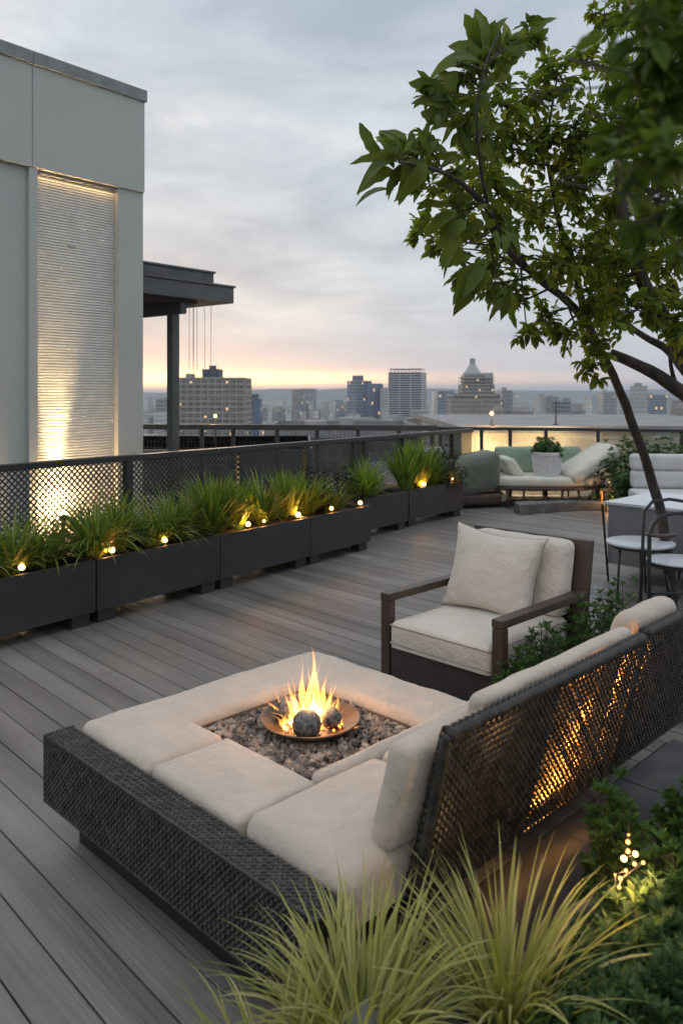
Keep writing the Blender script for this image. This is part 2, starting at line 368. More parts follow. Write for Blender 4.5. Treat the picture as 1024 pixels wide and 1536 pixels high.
M['grass_dark'] = leafmat('dark_grass_blade', (.08, .135, .022), (.19, .27, .045), (.44, .38, .14), trans=.35)
M['grass_lime'] = leafmat('lime_grass_blade', (.10, .18, .03), (.22, .32, .05), (.36, .40, .08), trans=.4)
M['grass_gold'] = leafmat('golden_sedge_blade', (.24, .27, .07), (.48, .47, .18), (.66, .58, .33), trans=.35)
M['bulb'] = emit('warm_bulb', (1, .52, .17), 8)
M['bulb_dim'] = emit('warm_bulb_small', (1, .45, .12), 5)
M['flame'] = volemit('flame_gas', (1, .38, .06), 110)
M['flame_core'] = volemit('flame_core_gas', (1, .66, .26), 320)
M['ember'] = emit('glowing_ember', (1, .26, .03), 7)

def lamp(name, loc, power, col=(1, .58, .24), r=.03, parent=None, spot=None, aim=None, blend=.6):
    l = bpy.data.lights.new(name, 'SPOT' if spot else 'POINT'); l.energy = power; l.color = col; l.shadow_soft_size = r
    o = bpy.data.objects.new(name, l); C.objects.link(o)
    if spot:
        l.spot_size = spot; l.spot_blend = blend; o.rotation_euler = (Vector(loc)-Vector(aim)).to_track_quat('Z', 'Y').to_euler()
    if parent: o.parent = parent; o.location = Vector(loc)-WL[parent.name]
    else: o.location = loc
    return o

# ------------------------------------------------------------------ frames of the terrace
S = Frame((-1.169, 3.125), (1, -1))                 # sofa axes: u down-right, v up-right
PD = Vector((.604, .797, 0)).normalized()
PL = Frame((-1.894, 6.14), PD)                      # planter row: s along, n towards the fence
def s_at(px, n):
    r = (px-512)/F; o = PL.o+PL.v*n
    return (r*o.y-o.x)/(PL.u.x-PL.u.y*r)
FN = .86

# ------------------------------------------------------------------ structure: ground, city floor, hills, deck
mb = MB(); mb.add([(-9000, 60, -42), (9000, 60, -42), (9000, 9000, -42), (-9000, 9000, -42)], [(0, 1, 2, 3)])
mb.add([(-9000, -600, -42), (9000, -600, -42), (9000, 60, -42), (-9000, 60, -42)], [(0, 1, 2, 3)])
g = mb.build('ground', pbr('city_ground', (.16, .17, .16), (.06, .085, .06), rough=.9, nscale=.01), origin=(0, 0, -42)); g['kind'] = 'structure'
mb = MB()
nx, ny = 90, 8
vs = [];
for j in range(ny):
    for i in range(nx):
        x = -4500+9000*i/(nx-1); y = 4300+260*j
        t = math.sin(math.pi*min(1, j/(ny-2)))
        h = 36+26*mnoise.noise(Vector((x/900, 1.3, 0)))+12*mnoise.noise(Vector((x/260, j*.4, 3)))+.004*x
        vs.append((x, y, -42.5+(h+20)*t*1.0))
mb.add(vs, [(j*nx+i, j*nx+i+1, (j+1)*nx+i+1, (j+1)*nx+i) for j in range(ny-1) for i in range(nx-1)])
o = mb.build('hills', pbr('wooded_hills', (.05, .07, .045), (.03, .045, .03), rough=.95, nscale=.02), smooth=True); o['kind'] = 'structure'

def clip(poly, a, b, c):                            # keep a*x+b*y+c >= 0
    out = []
    for i in range(len(poly)):
        p, q = poly[i], poly[(i+1) % len(poly)]; dp = a*p[0]+b*p[1]+c; dq = a*q[0]+b*q[1]+c
        if dp >= 0: out.append(p)
        if dp*dq < 0:
            t = dp/(dp-dq); out.append((p[0]+t*(q[0]-p[0]), p[1]+t*(q[1]-p[1])))
    return out
bd = Vector((-math.sin(BY), math.cos(BY), 0)); bn = Vector((bd.y, -bd.x, 0))    # along, across
mb = MB(); rnd = random.Random(3)
ff = PL.o+PL.v*(FN+.12)
for k in range(-60, 110):
    c0 = k*.155-.02; t = -14-rnd.random()*3
    while t < 16:
        L = rnd.choice((5.4, 7.2, 9.0)); a0, a1 = t+.0015, t+L-.0015; t += L
        poly = [tuple((bn*c+bd*a).to_2d()) for c, a in ((c0+.0035, a0), (c0+.1515, a0), (c0+.1515, a1), (c0+.0035, a1))]
        poly = clip(poly, -PL.v.x, -PL.v.y, PL.v.x*ff.x+PL.v.y*ff.y)
        if len(poly) > 2: poly = clip(poly, 0, -1, 13.9)
        if len(poly) > 2: poly = clip(poly, 0, 1, .6)
        if len(poly) > 2: poly = clip(poly, -1, 0, 7.5)
        if len(poly) > 2: poly = clip(poly, 1, 0, 5)
        if len(poly) < 3: continue
        q = S.o+S.u*1.33; vv = (Vector((poly[0][0], poly[0][1], 0))-S.o)
        cen = sum((Vector((p[0], p[1], 0)) for p in poly), Vector())/len(poly)-S.o
        # position of the board across the sofa frame where it would meet the pavers
        vx = (bn*(c0+.077)); 
        tt = ((q-vx).dot(S.u))/(bd.dot(S.u)); vcross = (vx+bd*tt-S.o).dot(S.v)
        if vcross < 2.75: poly = clip(poly, -S.u.x, -S.u.y, S.u.x*q.x+S.u.y*q.y)
        if len(poly) < 3: continue
        dz = rnd.uniform(-.0012, .0012)
        mb.prism(poly, -.03, dz)
o = mb.build('deck', M['deck'], origin=(0, 0, 0)); o['kind'] = 'structure'
bv = o.modifiers.new('bevel', 'BEVEL'); bv.width = .0025; bv.segments = 1; bv.limit_method = 'ANGLE'
mb = MB(S)
for i in range(0, 9):
    for j in range(-6, 5):
        u0 = 1.335+i*.6; v0 = j*.6+.35-.3*(i % 2)*0
        if v0+.6 > 2.76: continue
        mb.box(u0+.003, u0+.597, v0+.003, v0+.597, -.03, random.uniform(-.001, .001))
o = mb.build('pavers', M['paver'], bevel=.003, origin=(0, 0, 0)); o['kind'] = 'structure'
mb = MB(); mb.box(-16, 7.6, -.8, 14.05, -.6, -.032); o = mb.build('terrace_slab', M['roofing']); o['kind'] = 'structure'

# ------------------------------------------------------------------ white building on the left
BD = Vector((.639, .769, 0)).normalized(); BC = at(215, 588, 9.5)
B = Frame((BC.x, BC.y), -BD)                        # u runs back towards camera-left, v = towards camera side?
# v axis of frame B: (-d.y, d.x) of -BD = (.769,-.639): towards the terrace
bt = thing('penthouse_building', 'pale grey panelled building with a lit ribbed bay rising behind the left mesh fence', 'building', (BC.x, BC.y, 0))
mb = MB(B); mb.box(0, 6, -3.2, -.12, -.03, 5.2); mb.box(0, .35, -.12, 0, -.03, 4.178); mb.box(1.46, 6, -.12, -.03, -.03, 4.178)
mb.build('wall', M['panel'], bt, bevel=.004)
for (a, b) in ((-.0, 1.425), (1.432, 4.0)):
    mb = MB(B); mb.box(a, b, -.12, .03, 4.18, 5.26); mb.build('fascia_panel', M['panel'], bt, bevel=.004)
for (a, b) in ((-.02, 1.426), (1.431, 4.02)):
    mb = MB(B); mb.box(a, b, -3.25, .055, 5.262, 5.40); mb.build('coping', M['coping'], bt, bevel=.004)
mb = MB(B); mb.box(1.36, 1.46, -.12, .02, -.03, 4.178); mb.build('mullion', M['panel'], bt, bevel=.004)
mb = MB(B)
z = 0.0
while z < 4.14:
    mb.add([(.352, -.088, z), (1.358, -.088, z), (1.358, -.078, z+.009), (.352, -.078, z+.009), (1.358, -.078, z+.021), (.352, -.078, z+.021), (1.358, -.088, z+.029), (.352, -.088, z+.029)],
           [(0, 1, 2, 3), (3, 2, 4, 5), (5, 4, 6, 7)]); z += .031
mb.build('ribbed_screen', M['rib'], bt)
mb = MB(B); mb.box(.352, 1.358, -.119, -.089, 0, 4.17); mb.build('screen_backing', M['panel'], bt)
mb = MB(B); mb.box(.86, .95, -.078, -.06, 3.42, 3.45); mb.build('latch', M['wire'], bt, bevel=.003)
mb = MB(B); mb.box(.352, 1.358, -.11, -.02, 4.145, 4.176); mb.build('light_strip_housing', M['coping'], bt)
p = B((1.11, .10, .50)); lt = thing('wall_uplight', 'glaring warm uplight at the foot of the ribbed bay, seen through the mesh fence', 'light', (p.x, p.y, 0))
mb = MB(); mb.lathe((p.x, p.y, 0), [(0, 0), (.05, 0), (.05, .01), (.02, .012), (.02, .40), (.045, .42), (.05, .47), (.0, .471)], 16); mb.build('fixture', M['metal'], lt, smooth=True, angle=40)
mb = MB(); mb.lathe((p.x, p.y, .472), [(.0, 0), (.05, .002), (.04, .03), (0, .05)], 16); mb.build('lens', emit('uplight_lens', (1, .72, .4), 60), lt, smooth=True)
lamp('uplight_lamp', B((1.11, .08, .60)), 62, (1, .62, .27), .04, lt)
lamp('uplight_beam', B((1.11, .02, .55)), 1300, (1, .66, .30), .05, lt, spot=R(26), aim=B((1.10, -.075, 2.3)), blend=1)
al = lamp('strip_lamp', B((.85, -.05, 4.13)), .9, (1, .62, .28), .02, bt)
al.data.type = 'AREA'; al.data.shape = 'RECTANGLE'; al.data.size = .95; al.data.size_y = .03; al.rotation_euler = (0, 0, math.atan2(BD.y, BD.x))

# canopy on a post beyond the building
K = Frame(B((-.02, -.25, 0))[:2], BD)               # u along the fascia, v away from us
ct = thing('entrance_canopy', 'flat dark grey metal canopy on one post, jutting out right of the pale building', 'canopy', K((.5, 1, 0)))
mb = MB(K); mb.box(-.3, 1.65, -.02, 3.0, 3.02, 3.23); mb.build('lower_slab', M['canopy'], ct, bevel=.006)
mb = MB(K); mb.box(-.3, 1.67, -.04, 3.02, 3.232, 3.26); mb.build('lower_trim', M['canopy'], ct, bevel=.003)
mb = MB(K); mb.box(-.3, 1.35, .05, 2.8, 3.262, 3.40); mb.build('upper_slab', M['canopy'], ct, bevel=.006)
mb = MB(K); mb.box(-.3, 1.37, .03, 2.82, 3.402, 3.43); mb.build('upper_trim', M['canopy'], ct, bevel=.003)
mb = MB(K); mb.box(-.28, 1.15, .15, 2.8, 2.985, 3.018); mb.build('soffit', M['soffit'], ct)
mb = MB(K); mb.box(.89, .99, .18, 2.7, 2.84, 2.984); mb.build('beam', M['canopy'], ct, bevel=.004)
mb = MB(K); mb.box(.88, 1.0, .34, .46, -.03, 2.838); mb.build('post', M['canopy'], ct, bevel=.006)
for i, (a, d) in enumerate(((1.18, .2), (1.30, .5), (1.24, .35), (1.42, .55), (1.40, .3), (1.52, .3))):
    mb = MB(); q = K((a, d, 0)); zb = (1.98, 2.02, 1.95, 2.15, 2.05, 2.1)[i]
    mb.tube([(q.x, q.y, 3.018), (q.x+.004*(-1)**i, q.y, zb)], .0035, 5)
    tag(mb.build('hanging_wire', M['wire']), 'thin steel wire hanging from the canopy end, %s from the left' % ('first', 'second', 'third', 'fourth', 'fifth', 'sixth')[i], 'wire', 'wires hanging from the canopy')

# ------------------------------------------------------------------ near mesh fence behind the planters
s0, s1 = -2.9, 7.75
ft = thing('mesh_fence', 'charcoal fence of diamond mesh running behind the row of planters', 'fence', PL((2, FN, 0)))
mb = MB(PL); mb.box(s0, s1, FN-.04, FN+.04, 1.155, 1.21); mb.build('top_rail', M['metal'], ft, bevel=.004)
mb = MB(PL); mb.box(s0, s1, FN-.02, FN+.02, .08, .12); mb.build('bottom_rail', M['metal'], ft, bevel=.004)
for px in (-95, 192, 360, 459, 530, 546, 604, 678):
    s_ = s_at(px, FN); mb = MB(PL); mb.box(s_-.035, s_+.035, FN-.034, FN+.034, -.03, 1.152); mb.build('post', M['metal'], ft, bevel=.003)
mb = MB(PL); pit = .056; H = 1.035; hw = .0062
for sg in (1, -1):
    k = int((s0-H)/pit)-1
    while k*pit < s1+H:
        a = k*pit; p0 = (a, .12); p1 = (a+sg*H, 1.155)
        t0, t1 = 0, 1
        for bound, ge in ((s0, True), (s1, False)):
            d = p1[0]-p0[0]
            tb = (bound-p0[0])/d
            if (d > 0) == ge: t0 = max(t0, tb)
            else: t1 = min(t1, tb)
        if t1 > t0:
            A = (p0[0]+(p1[0]-p0[0])*t0, p0[1]+(p1[1]-p0[1])*t0); Bq = (p0[0]+(p1[0]-p0[0])*t1, p0[1]+(p1[1]-p0[1])*t1)
            y = FN+.003*sg; nx_, nz_ = -sg*.707*hw*-1, .707*hw
            ex = sg*-.707*hw; ez = .707*hw
            v8 = []
            for (qx, qz) in (A, Bq):
                v8 += [(qx+ex, y-.0025, qz+ez), (qx-ex, y-.0025, qz-ez), (qx-ex, y+.0025, qz-ez), (qx+ex, y+.0025, qz+ez)]
            mb.add(v8, [(0, 1, 5, 4), (1, 2, 6, 5), (2, 3, 7, 6), (3, 0, 4, 7)])
        k += 1
mb.build('mesh_panel', M['metal'], ft)

# ------------------------------------------------------------------ far railings
def rail_run(root, pts, posts, z=1.2, rw=.05, rh=.055, mat=M['metal'], pw=.04):
    for a, b in zip(pts, pts[1:]):
        a = Vector((a[0], a[1], 0)); b = Vector((b[0], b[1], 0)); f = Frame(a[:2], (b-a)[:2]); L = (b-a).length
        mb = MB(f); mb.box(0, L, -rw, rw, z-rh, z); mb.build('top_rail', mat, root, bevel=.003)
    for p in posts:
        mb = MB(); mb.box(p[0]-pw, p[0]+pw, p[1]-pw, p[1]+pw, -.03, z-rh-.001); mb.build('post', mat, root, bevel=.003)
M['rail2'] = pbr('weathered_rail', (.075, .07, .068), (.05, .047, .045), rough=.5, nscale=4)
RA, RB = at(205, 634, 14.9), at(655, 636, 14.3)
rt = thing('far_railing', 'grey-brown wire railing with thick top beam at the far edge beyond the mesh fence', 'railing', (RA+RB)/2*1)
WL[rt.name].z = 0; rt.location.z = 0
ptsr = lambda px: RA+(RB-RA)*((px-205)/(450))
rail_run(rt, [RA, RB], [ptsr(x) for x in (268, 306, 354, 420, 480, 540, 600, 648)], mat=M['rail2'], rw=.06, rh=.1, pw=.035)
fr = Frame(RA[:2], (RB-RA)[:2]); L = (RB-RA).length
mb = MB(fr)
for i in range(int(L/.07)): mb.box(i*.07, i*.07+.006, -.002, .002, .05, 1.1)
for i in range(9): mb.box(0, L, -.003, .003, .1+i*.11, .104+i*.11)
mb.build('wire_infill', M['rail2'], rt)
GA, GB, GC = at(655, 639, 13.7), at(860, 642, 13.3), at(1080, 647, 12.6)
gt = thing('glass_railing', 'dark framed glass railing behind the daybed at the far end', 'railing', (GA.x+2, GA.y, 0))
gp = []
for px in (660, 723, 766, 819, 897, 960, 1024, 1078):
    t = (px-655)/(860-655); P_ = GA+(GB-GA)*t if t < 1 else GB+(GC-GB)*((px-860)/(220)); P_.z = 0; gp.append(P_)
rail_run(gt, [GA, GB, GC], gp, mat=M['metal'], pw=.028)
for a, b in zip(gp, gp[1:]):
    f = Frame(a[:2], (b-a)[:2]); L = (b-a).length
    mb = MB(f); mb.box(.03, L-.03, -.006, .006, .06, 1.14); mb.build('glass_pane', M['glass'], gt)

# neighbouring flat roof with a cream wall lit by lamps
def tower(name, label, cat, x0, x1, y0, y1, z0, z1, mats, slabs=0, mull=0, sd=.5, yaw=0, group=None, top=None):
    cx, cy_ = (x0+x1)/2, (y0+y1)/2
    t = thing(name, label, cat, (cx, cy_, z0), group)
    r_ = rot(yaw); fn = lambda p: (cx+r_(p[0]-cx, p[1]-cy_)[0], cy_+r_(p[0]-cx, p[1]-cy_)[1], p[2])
    mb = MB(fn); mb.box(x0, x1, y0, y1, z0, z1, 0)
    if slabs:
        n = int((z1-z0)/slabs)
        for i in range(n+1): 
            z = z1-i*slabs; mb.box(x0-sd, x1+sd, y0-sd, y1+sd, z-slabs*.28, z, 1)
    if mull:
        n = int((x1-x0)/mull)
        for i in range(n+1): x = x0+(x1-x0)*i/n; mb.box(x-.2, x+.2, y0-sd*.8, y0, z0, z1, 1); 
        n = int((y1-y0)/mull)
        for i in range(n+1):
            y = y0+(y1-y0)*i/n; mb.box(x0-sd*.8, x0, y-.25, y+.25, z0, z1, 1); mb.box(x1, x1+sd*.8, y-.25, y+.25, z0, z1, 1)
    mb.build('wall', mats, t)
    return t, fn
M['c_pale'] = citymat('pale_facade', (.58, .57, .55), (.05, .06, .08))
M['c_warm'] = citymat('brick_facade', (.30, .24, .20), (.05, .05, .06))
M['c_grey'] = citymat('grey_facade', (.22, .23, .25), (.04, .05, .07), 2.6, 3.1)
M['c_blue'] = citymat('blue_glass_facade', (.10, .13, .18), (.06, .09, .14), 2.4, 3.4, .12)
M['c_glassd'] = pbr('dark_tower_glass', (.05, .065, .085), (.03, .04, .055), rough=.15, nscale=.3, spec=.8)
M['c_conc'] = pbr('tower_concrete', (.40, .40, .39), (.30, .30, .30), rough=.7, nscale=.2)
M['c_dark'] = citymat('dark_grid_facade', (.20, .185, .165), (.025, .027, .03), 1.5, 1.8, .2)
M['c_white'] = pbr('white_concrete', (.62, .61, .6), (.52, .52, .52), rough=.7, nscale=.3)
M['c_tan'] = pbr('tan_concrete', (.42, .39, .34), (.30, .28, .24), rough=.7, nscale=.3)
M['c_slate'] = pbr('slate_roof', (.07, .09, .12), rough=.6)

nb = thing('neighbouring_roof', 'low flat-roofed building with a warm-lit cream wall just beyond the glass railing', 'building', (6, 20, -6))
mb = MB(); mb.box(2.28, 16, 15.1, 22.6, -6, 1.02); mb.build('wall', M['cream'], nb)
mb = MB(); mb.box(2.2, 16.2, 15.0, 22.8, 1.022, 1.16); mb.build('coping', M['concrete'], nb, bevel=.01)
mb = MB(); mb.box(9.2, 16, 17.0, 22.2, 1.162, 1.38); mb.build('roof_upstand', M['concrete'], nb)
for px in (713, 733):
    q = at(px, 640, 15.02); t = thing('wall_light', ('' if px == 713 else '')+('warm tube light on the cream wall at its left end' if px == 713 else 'warm tube light on the cream wall, right of its twin'), 'light', (q.x, q.y, .15), 'tube lights on the cream wall')
    mb = MB(); mb.box(q.x-.02, q.x+.02, q.y-.01, q.y+.06, .15, .2); mb.build('bracket', M['metal'], t)
    mb = MB(); mb.tube([(q.x, q.y-.02, .2), (q.x, q.y-.02, 1.0)], .016 if px == 713 else .009, 8); mb.build('tube', emit('tube_glow', (1, .62, .26), 3.0), t, smooth=True)
    lamp('wall_lamp', (q.x, q.y-.3, .7), 30, (1, .62, .28), .1, t)
    lamp('wall_lamp', (q.x+1.2, q.y-.6, .8), 40, (1, .66, .34), .2, t)
def bulb_post(px, py, y, zb, label, pw=6, r=.06):
    q = at(px, py, y); t = thing('roof_lamp', label, 'light', (q.x, q.y, zb))
    mb = MB(); mb.tube([(q.x, q.y, zb), (q.x, q.y, q.z-r)], .012, 8); mb.lathe((q.x, q.y, zb), [(0, .0), (.06, 0), (.06, .015), (0, .02)], 12); mb.build('pole', M['metal'], t, smooth=True, angle=40)
    r *= .6; mb = MB(); mb.lathe((q.x, q.y, q.z), [(r*math.sin(math.pi*i/10)+1e-4, -r*math.cos(math.pi*i/10)) for i in range(11)], 16); mb.build('globe', M['bulb'], t, smooth=True)
    lamp('globe_lamp', (q.x, q.y-.15, q.z), pw, (1, .6, .27), .05, t)
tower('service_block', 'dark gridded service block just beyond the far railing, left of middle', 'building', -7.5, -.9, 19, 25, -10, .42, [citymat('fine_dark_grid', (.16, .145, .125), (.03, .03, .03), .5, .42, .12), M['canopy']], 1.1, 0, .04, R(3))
bulb_post(737, 620, 15.2, 1.16, 'bright globe lamp on a short pole above the cream wall, left of the stepped tower', 10)
bulb_post(323, 624, 15.6, -.03, 'bright globe lamp just over the far railing, in front of the wide dark block', 8, .055)
q = at(833, 640, 15.4); mb = MB(); mb.tube([(q.x, q.y, 1.16), (q.x, q.y, 1.62)], .014, 6); mb.lathe((q.x, q.y, 1.16), [(0, 0), (.05, 0), (.05, .02), (0, .02)], 8)
tag(mb.build('slim_mast', M['metal']), 'slim dark mast standing on the cream-walled roof above the potted plant', 'mast')

# roofs between the terrace and the city
rr = random.Random(11)
mids = [(-30, -6, 26, 44, -5.0, 'c_grey', 'wide grey block with roof units left below the far railing'), (-5.5, 5, 24, 36, -4.6, 'c_warm', 'low brown block close below the far railing at its middle'),
        (-22, 0, 52, 74, -6.5, 'c_pale', 'pale block with rooftop units seen over the left railing'), (2, 20, 46, 70, -4.2, 'c_grey', 'grey flat-topped block right of the mesh fence end'), (22, 52, 34, 66, -1.4, 'c_pale', 'pale wide block at the right edge beyond the cream wall'),
        (-70, -34, 40, 90, -9, 'c_warm', 'long brick block far left behind the pale building'), (-9, 9.5, 92, 118, -3.2, 'c_dark', 'dark block whose roofline meets the railing at the middle')]
for i, (x0, x1, y0, y1, z1, m, lab) in enumerate(mids):
    t, fn = tower('city_block', lab, 'building', x0, x1, y0, y1, -42, z1, [M[m], M['c_conc']], yaw=R(rr.uniform(-8, 8)))
    mb = MB(fn)
    for (a, b, c, d) in ((x0-.3, x1+.3, y0-.3, y0), (x0-.3, x1+.3, y1, y1+.3), (x0-.3, x0, y0, y1), (x1, x1+.3, y0, y1)): mb.box(a, b, c, d, z1-.3, z1+.7)
    mb.build('parapet', M['concrete'], t)
    for k in range(4):
        ux = rr.uniform(x0+2, x1-4); uy = rr.uniform(y0+2, y1-4); h = rr.uniform(.7, 1.8)
        mb = MB(fn); mb.box(ux, ux+rr.uniform(1.2, 3), uy, uy+rr.uniform(1.2, 2.6), z1+.005, z1+h); mb.build('roof_unit', M['c_conc'], t, bevel=.05)

# ------------------------------------------------------------------ skyline
def px_x(px, y): return (px-512)/F*y
def sky_tower(px0, px1, pyt, y, depth, lab, mats, slabs=0, mull=0, sd=.5, yaw=0, name='tower_block'):
    z1 = EYE-(pyt-588)/F*y
    return tower(name, lab, 'building', px_x(px0, y), px_x(px1, y), y, y+depth, -42, z1, mats, slabs, mull, sd, yaw), z1
(t, fn), z1 = sky_tower(270, 366, 566, 330, 26, 'wide dark gridded block with a slate roof house, right of the canopy post', [M['c_dark'], M['c_tan']], 2.4, 2.9, .25)
y = 330; mb = MB(fn); mb.box(px_x(300, y), px_x(326, y), y+5, y+16, z1+.01, z1+3.6); mb.build('roof_house', M['c_slate'], t)
mb = MB(fn); mb.box(px_x(309, y), px_x(318, y), y+8, y+12, z1+3.6, z1+5.2); mb.build('roof_turret', M['c_slate'], t)
mb = MB(fn); mb.box(px_x(277, y), px_x(285, y), y+2, y+12, z1+.01, z1+1.6); mb.build('roof_unit', M['c_conc'], t)
(t, fn), z1 = sky_tower(372, 390, 598, 520, 14, 'small slate-blue tower just right of the wide dark block', [M['c_blue'], M['c_conc']]); mb = MB(fn); mb.box(px_x(376, 520), px_x(386, 520), 523, 530, z1, z1+3); mb.build('roof_unit', M['c_slate'], t)
sky_tower(438, 449, 584, 1250, 22, 'narrow tan end tower beside the squat dark block', [M['c_warm'], M['c_conc']])
(t, fn), z1 = sky_tower(449, 474, 583, 1240, 30, 'squat dark grey block standing alone left of the blue tower', [M['c_grey'], M['c_conc']])
(t, fn), z1 = sky_tower(526, 552, 571, 820, 24, 'blue-grey glass tower with a notched top', [M['c_blue'], M['c_conc']], 3.4, 0, .2, R(20))
mb = MB(fn); mb.box(px_x(530, 820), px_x(540, 820), 822, 836, z1, z1+5.5); mb.build('roof_house', M['c_blue'], t)
mb = MB(fn); mb.box(px_x(541, 820), px_x(566, 820), 812, 832, -42, z1-3); mb.build('annex', [M['c_blue']], t)
sky_tower(566, 576, 585, 1100, 16, 'thin tan tower between the blue tower and the white slab', [M['c_warm'], M['c_conc']])
sky_tower(571, 590, 582, 800, 20, 'low white block leaning against the white slab tower', [M['c_pale'], M['c_conc']], 3.2, 0, .2)
(t, fn), z1 = sky_tower(588, 638, 558, 640, 26, 'tall white slab tower with dark window bands at the middle of the skyline', [M['c_glassd'], M['c_white']], 1.9, 7.0, .3, R(-14))
mb = MB(fn)
for i in range(9): a = px_x(591, 640)+i*2.9; mb.box(a, a+.6, 640.3, 640.9, z1, z1+2.2)
mb.box(px_x(589, 640), px_x(637, 640), 639.8, 664, z1+2.2, z1+2.8); mb.build('roof_crown', M['c_conc'], t)
sky_tower(650, 660, 588, 1000, 20, 'pale thin tower right of the white slab tower', [M['c_pale'], M['c_conc']])
sky_tower(656, 680, 586, 860, 24, 'blue-grey block with a flat top left of the stepped tower', [M['c_blue'], M['c_conc']], 3.4, 0, .2)
# stepped stone tower with a bottle-shaped top
y = 520; X = lambda p: px_x(p, y); Zp = lambda p: EYE-(p-588)/F*y
t = thing('stepped_tower', 'stepped stone tower with a bottle-necked top', 'building', (X(711), y+10, -42))
mb = MB()
for (a, b, d0, d1, zt) in ((676, 756, 0, 22, 600), (682, 750, 1, 21, 590), (694, 742, 2, 20, 578), (697, 727, 3, 18, 562)): mb.box(X(a), X(b), y+d0, y+d1, -42, Zp(zt), 0)
for i in range(16):
    z = Zp(592)-i*3.0; mb.box(X(675.5), X(756.5), y-.4, y+22.4, z-.8, z, 1)
for i in range(24): a = X(676)+(X(756)-X(676))*i/23; mb.box(a-.25, a+.25, y-.5, y, -42, Zp(600), 1)
for i in range(5): z = Zp(566)-i*2.2; mb.box(X(693.5), X(742.5), y+1.5, y+20.4, z-.6, z, 1)
mb.build('wall', [citymat('stone_facade', (.26, .24, .215), (.04, .04, .045), 1.7, 2.2, .25), M['c_tan']], t)
cx = X(712); mb = MB()
mb.lathe((cx, y+10, Zp(562)), [(6.3, 0), (6.2, 1.2), (5.2, 2.2), (3.6, 4.2), (2.3, 6.5), (1.7, 8.0), (1.9, 8.2), (1.9, 11.0), (0, 11.2)], 8); mb.build('spire', M['c_conc'], t)
mb = MB(); mb.box(X(728), X(741), y+4, y+16, Zp(578), Zp(559)); mb.build('side_turret', M['c_conc'], t)
for (a, b, pt, y, dp, m, lab) in ((752, 768, 585, 700, 20, 'c_grey', 'grey slab right behind the stepped tower'), (764, 777, 592, 900, 18, 'c_pale', 'pale narrow block right of the stepped tower'),
        (808, 822, 594, 1000, 22, 'c_pale', 'pale block left half of the pair near the middle right'), (823, 836, 595, 990, 22, 'c_grey', 'dark block right half of the pair near the middle right'),
        (845, 856, 597, 1500, 30, 'c_blue', 'small bluish block right of the pair'), (888, 900, 596, 1100, 20, 'c_pale', 'pale tower left of the curving tree trunk'),
        (905, 925, 588, 900, 20, 'c_grey', 'greyish tower with uneven top by the tree trunk'), (926, 944, 594, 950, 20, 'c_pale', 'pale block right of the tree trunk'),
        (954, 969, 579, 620, 12, 'c_pale', 'tall slim pale tower near the right edge'), (974, 1002, 592, 900, 30, 'c_blue', 'wide low blue-green block at the right edge'), (1004, 1030, 600, 1000, 30, 'c_pale', 'pale low block cut by the right edge'),
        (615, 640, 628, 250, 14, 'c_warm', 'red-brown block low under the white slab tower'), (742, 760, 616, 420, 20, 'c_warm', 'brown low block behind the lamp on the cream wall'), (768, 800, 617, 500, 20, 'c_warm', 'dull red-roofed low block right of the lamp')):
    (t, fn), z1 = sky_tower(a, b, pt, y, dp, lab, [M[m], M['c_conc']], 3.3 if m != 'c_warm' else 0, 0, .15, R(random.uniform(-12, 12)))
    mb = MB(fn); mb.box(px_x(a, y)+1, px_x(a, y)+3+(b-a)*.12, y+3, y+8, z1+.02, z1+2.5); mb.build('roof_unit', M['c_conc'], t)
rr = random.Random(77)
for i in range(64):
    a = rr.choice((rr.uniform(384, 520), rr.uniform(560, 700), rr.uniform(760, 1030), rr.uniform(215, 265))); wpx = rr.uniform(5, 15); y = rr.uniform(600, 1500); m = rr.choice(('c_pale', 'c_grey', 'c_warm', 'c_blue', 'c_pale'))
    z1 = EYE-(rr.uniform(596, 618)-588)/F*y
    t, fn = tower('midrise_block', 'mid-height block standing among the low roofs of the hazy city', 'building', px_x(a, y), px_x(a+wpx, y), y, y+18, -42, z1, [M[m], M['c_conc']], 3.4, 0, .15, R(rr.uniform(-25, 25)), 'mid-height blocks across the city')
# low-rise field
protos = []
for k, (m, wx, wy, hz) in enumerate((('c_pale', 24, 16, 12), ('c_warm', 18, 14, 9), ('c_grey', 34, 14, 15), ('c_pale', 14, 12, 18))):
    mb = MB(); mb.box(-wx/2, wx/2, -wy/2, wy/2, 0, hz, 0)
    for (a, b, c, d) in ((-wx/2-.2, wx/2+.2, -wy/2-.2, -wy/2), (-wx/2-.2, wx/2+.2, wy/2, wy/2+.2)): mb.box(a, b, c, d, hz-.3, hz+.8, 1)
    mb.box(-wx*.3, -wx*.1, -2, 3, hz, hz+2.4, 1); mb.box(wx*.1, wx*.3, -3, 1, hz, hz+1.6, 1)
    if k == 1: mb.add([(-wx/2-.5, -wy/2-.5, hz), (wx/2+.5, -wy/2-.5, hz), (wx/2+.5, wy/2+.5, hz), (-wx/2-.5, wy/2+.5, hz), (-wx/2+3, 0, hz+4), (wx/2-3, 0, hz+4)], [(0, 1, 5, 4), (1, 2, 5), (2, 3, 4, 5), (3, 0, 4)], 1)
    protos.append((mb, [M[m], M['c_conc'] if k != 1 else pbr('tile_roof', (.20, .11, .08), rough=.8)]))
meshes = [None]*4
rr = random.Random(5); n = 0
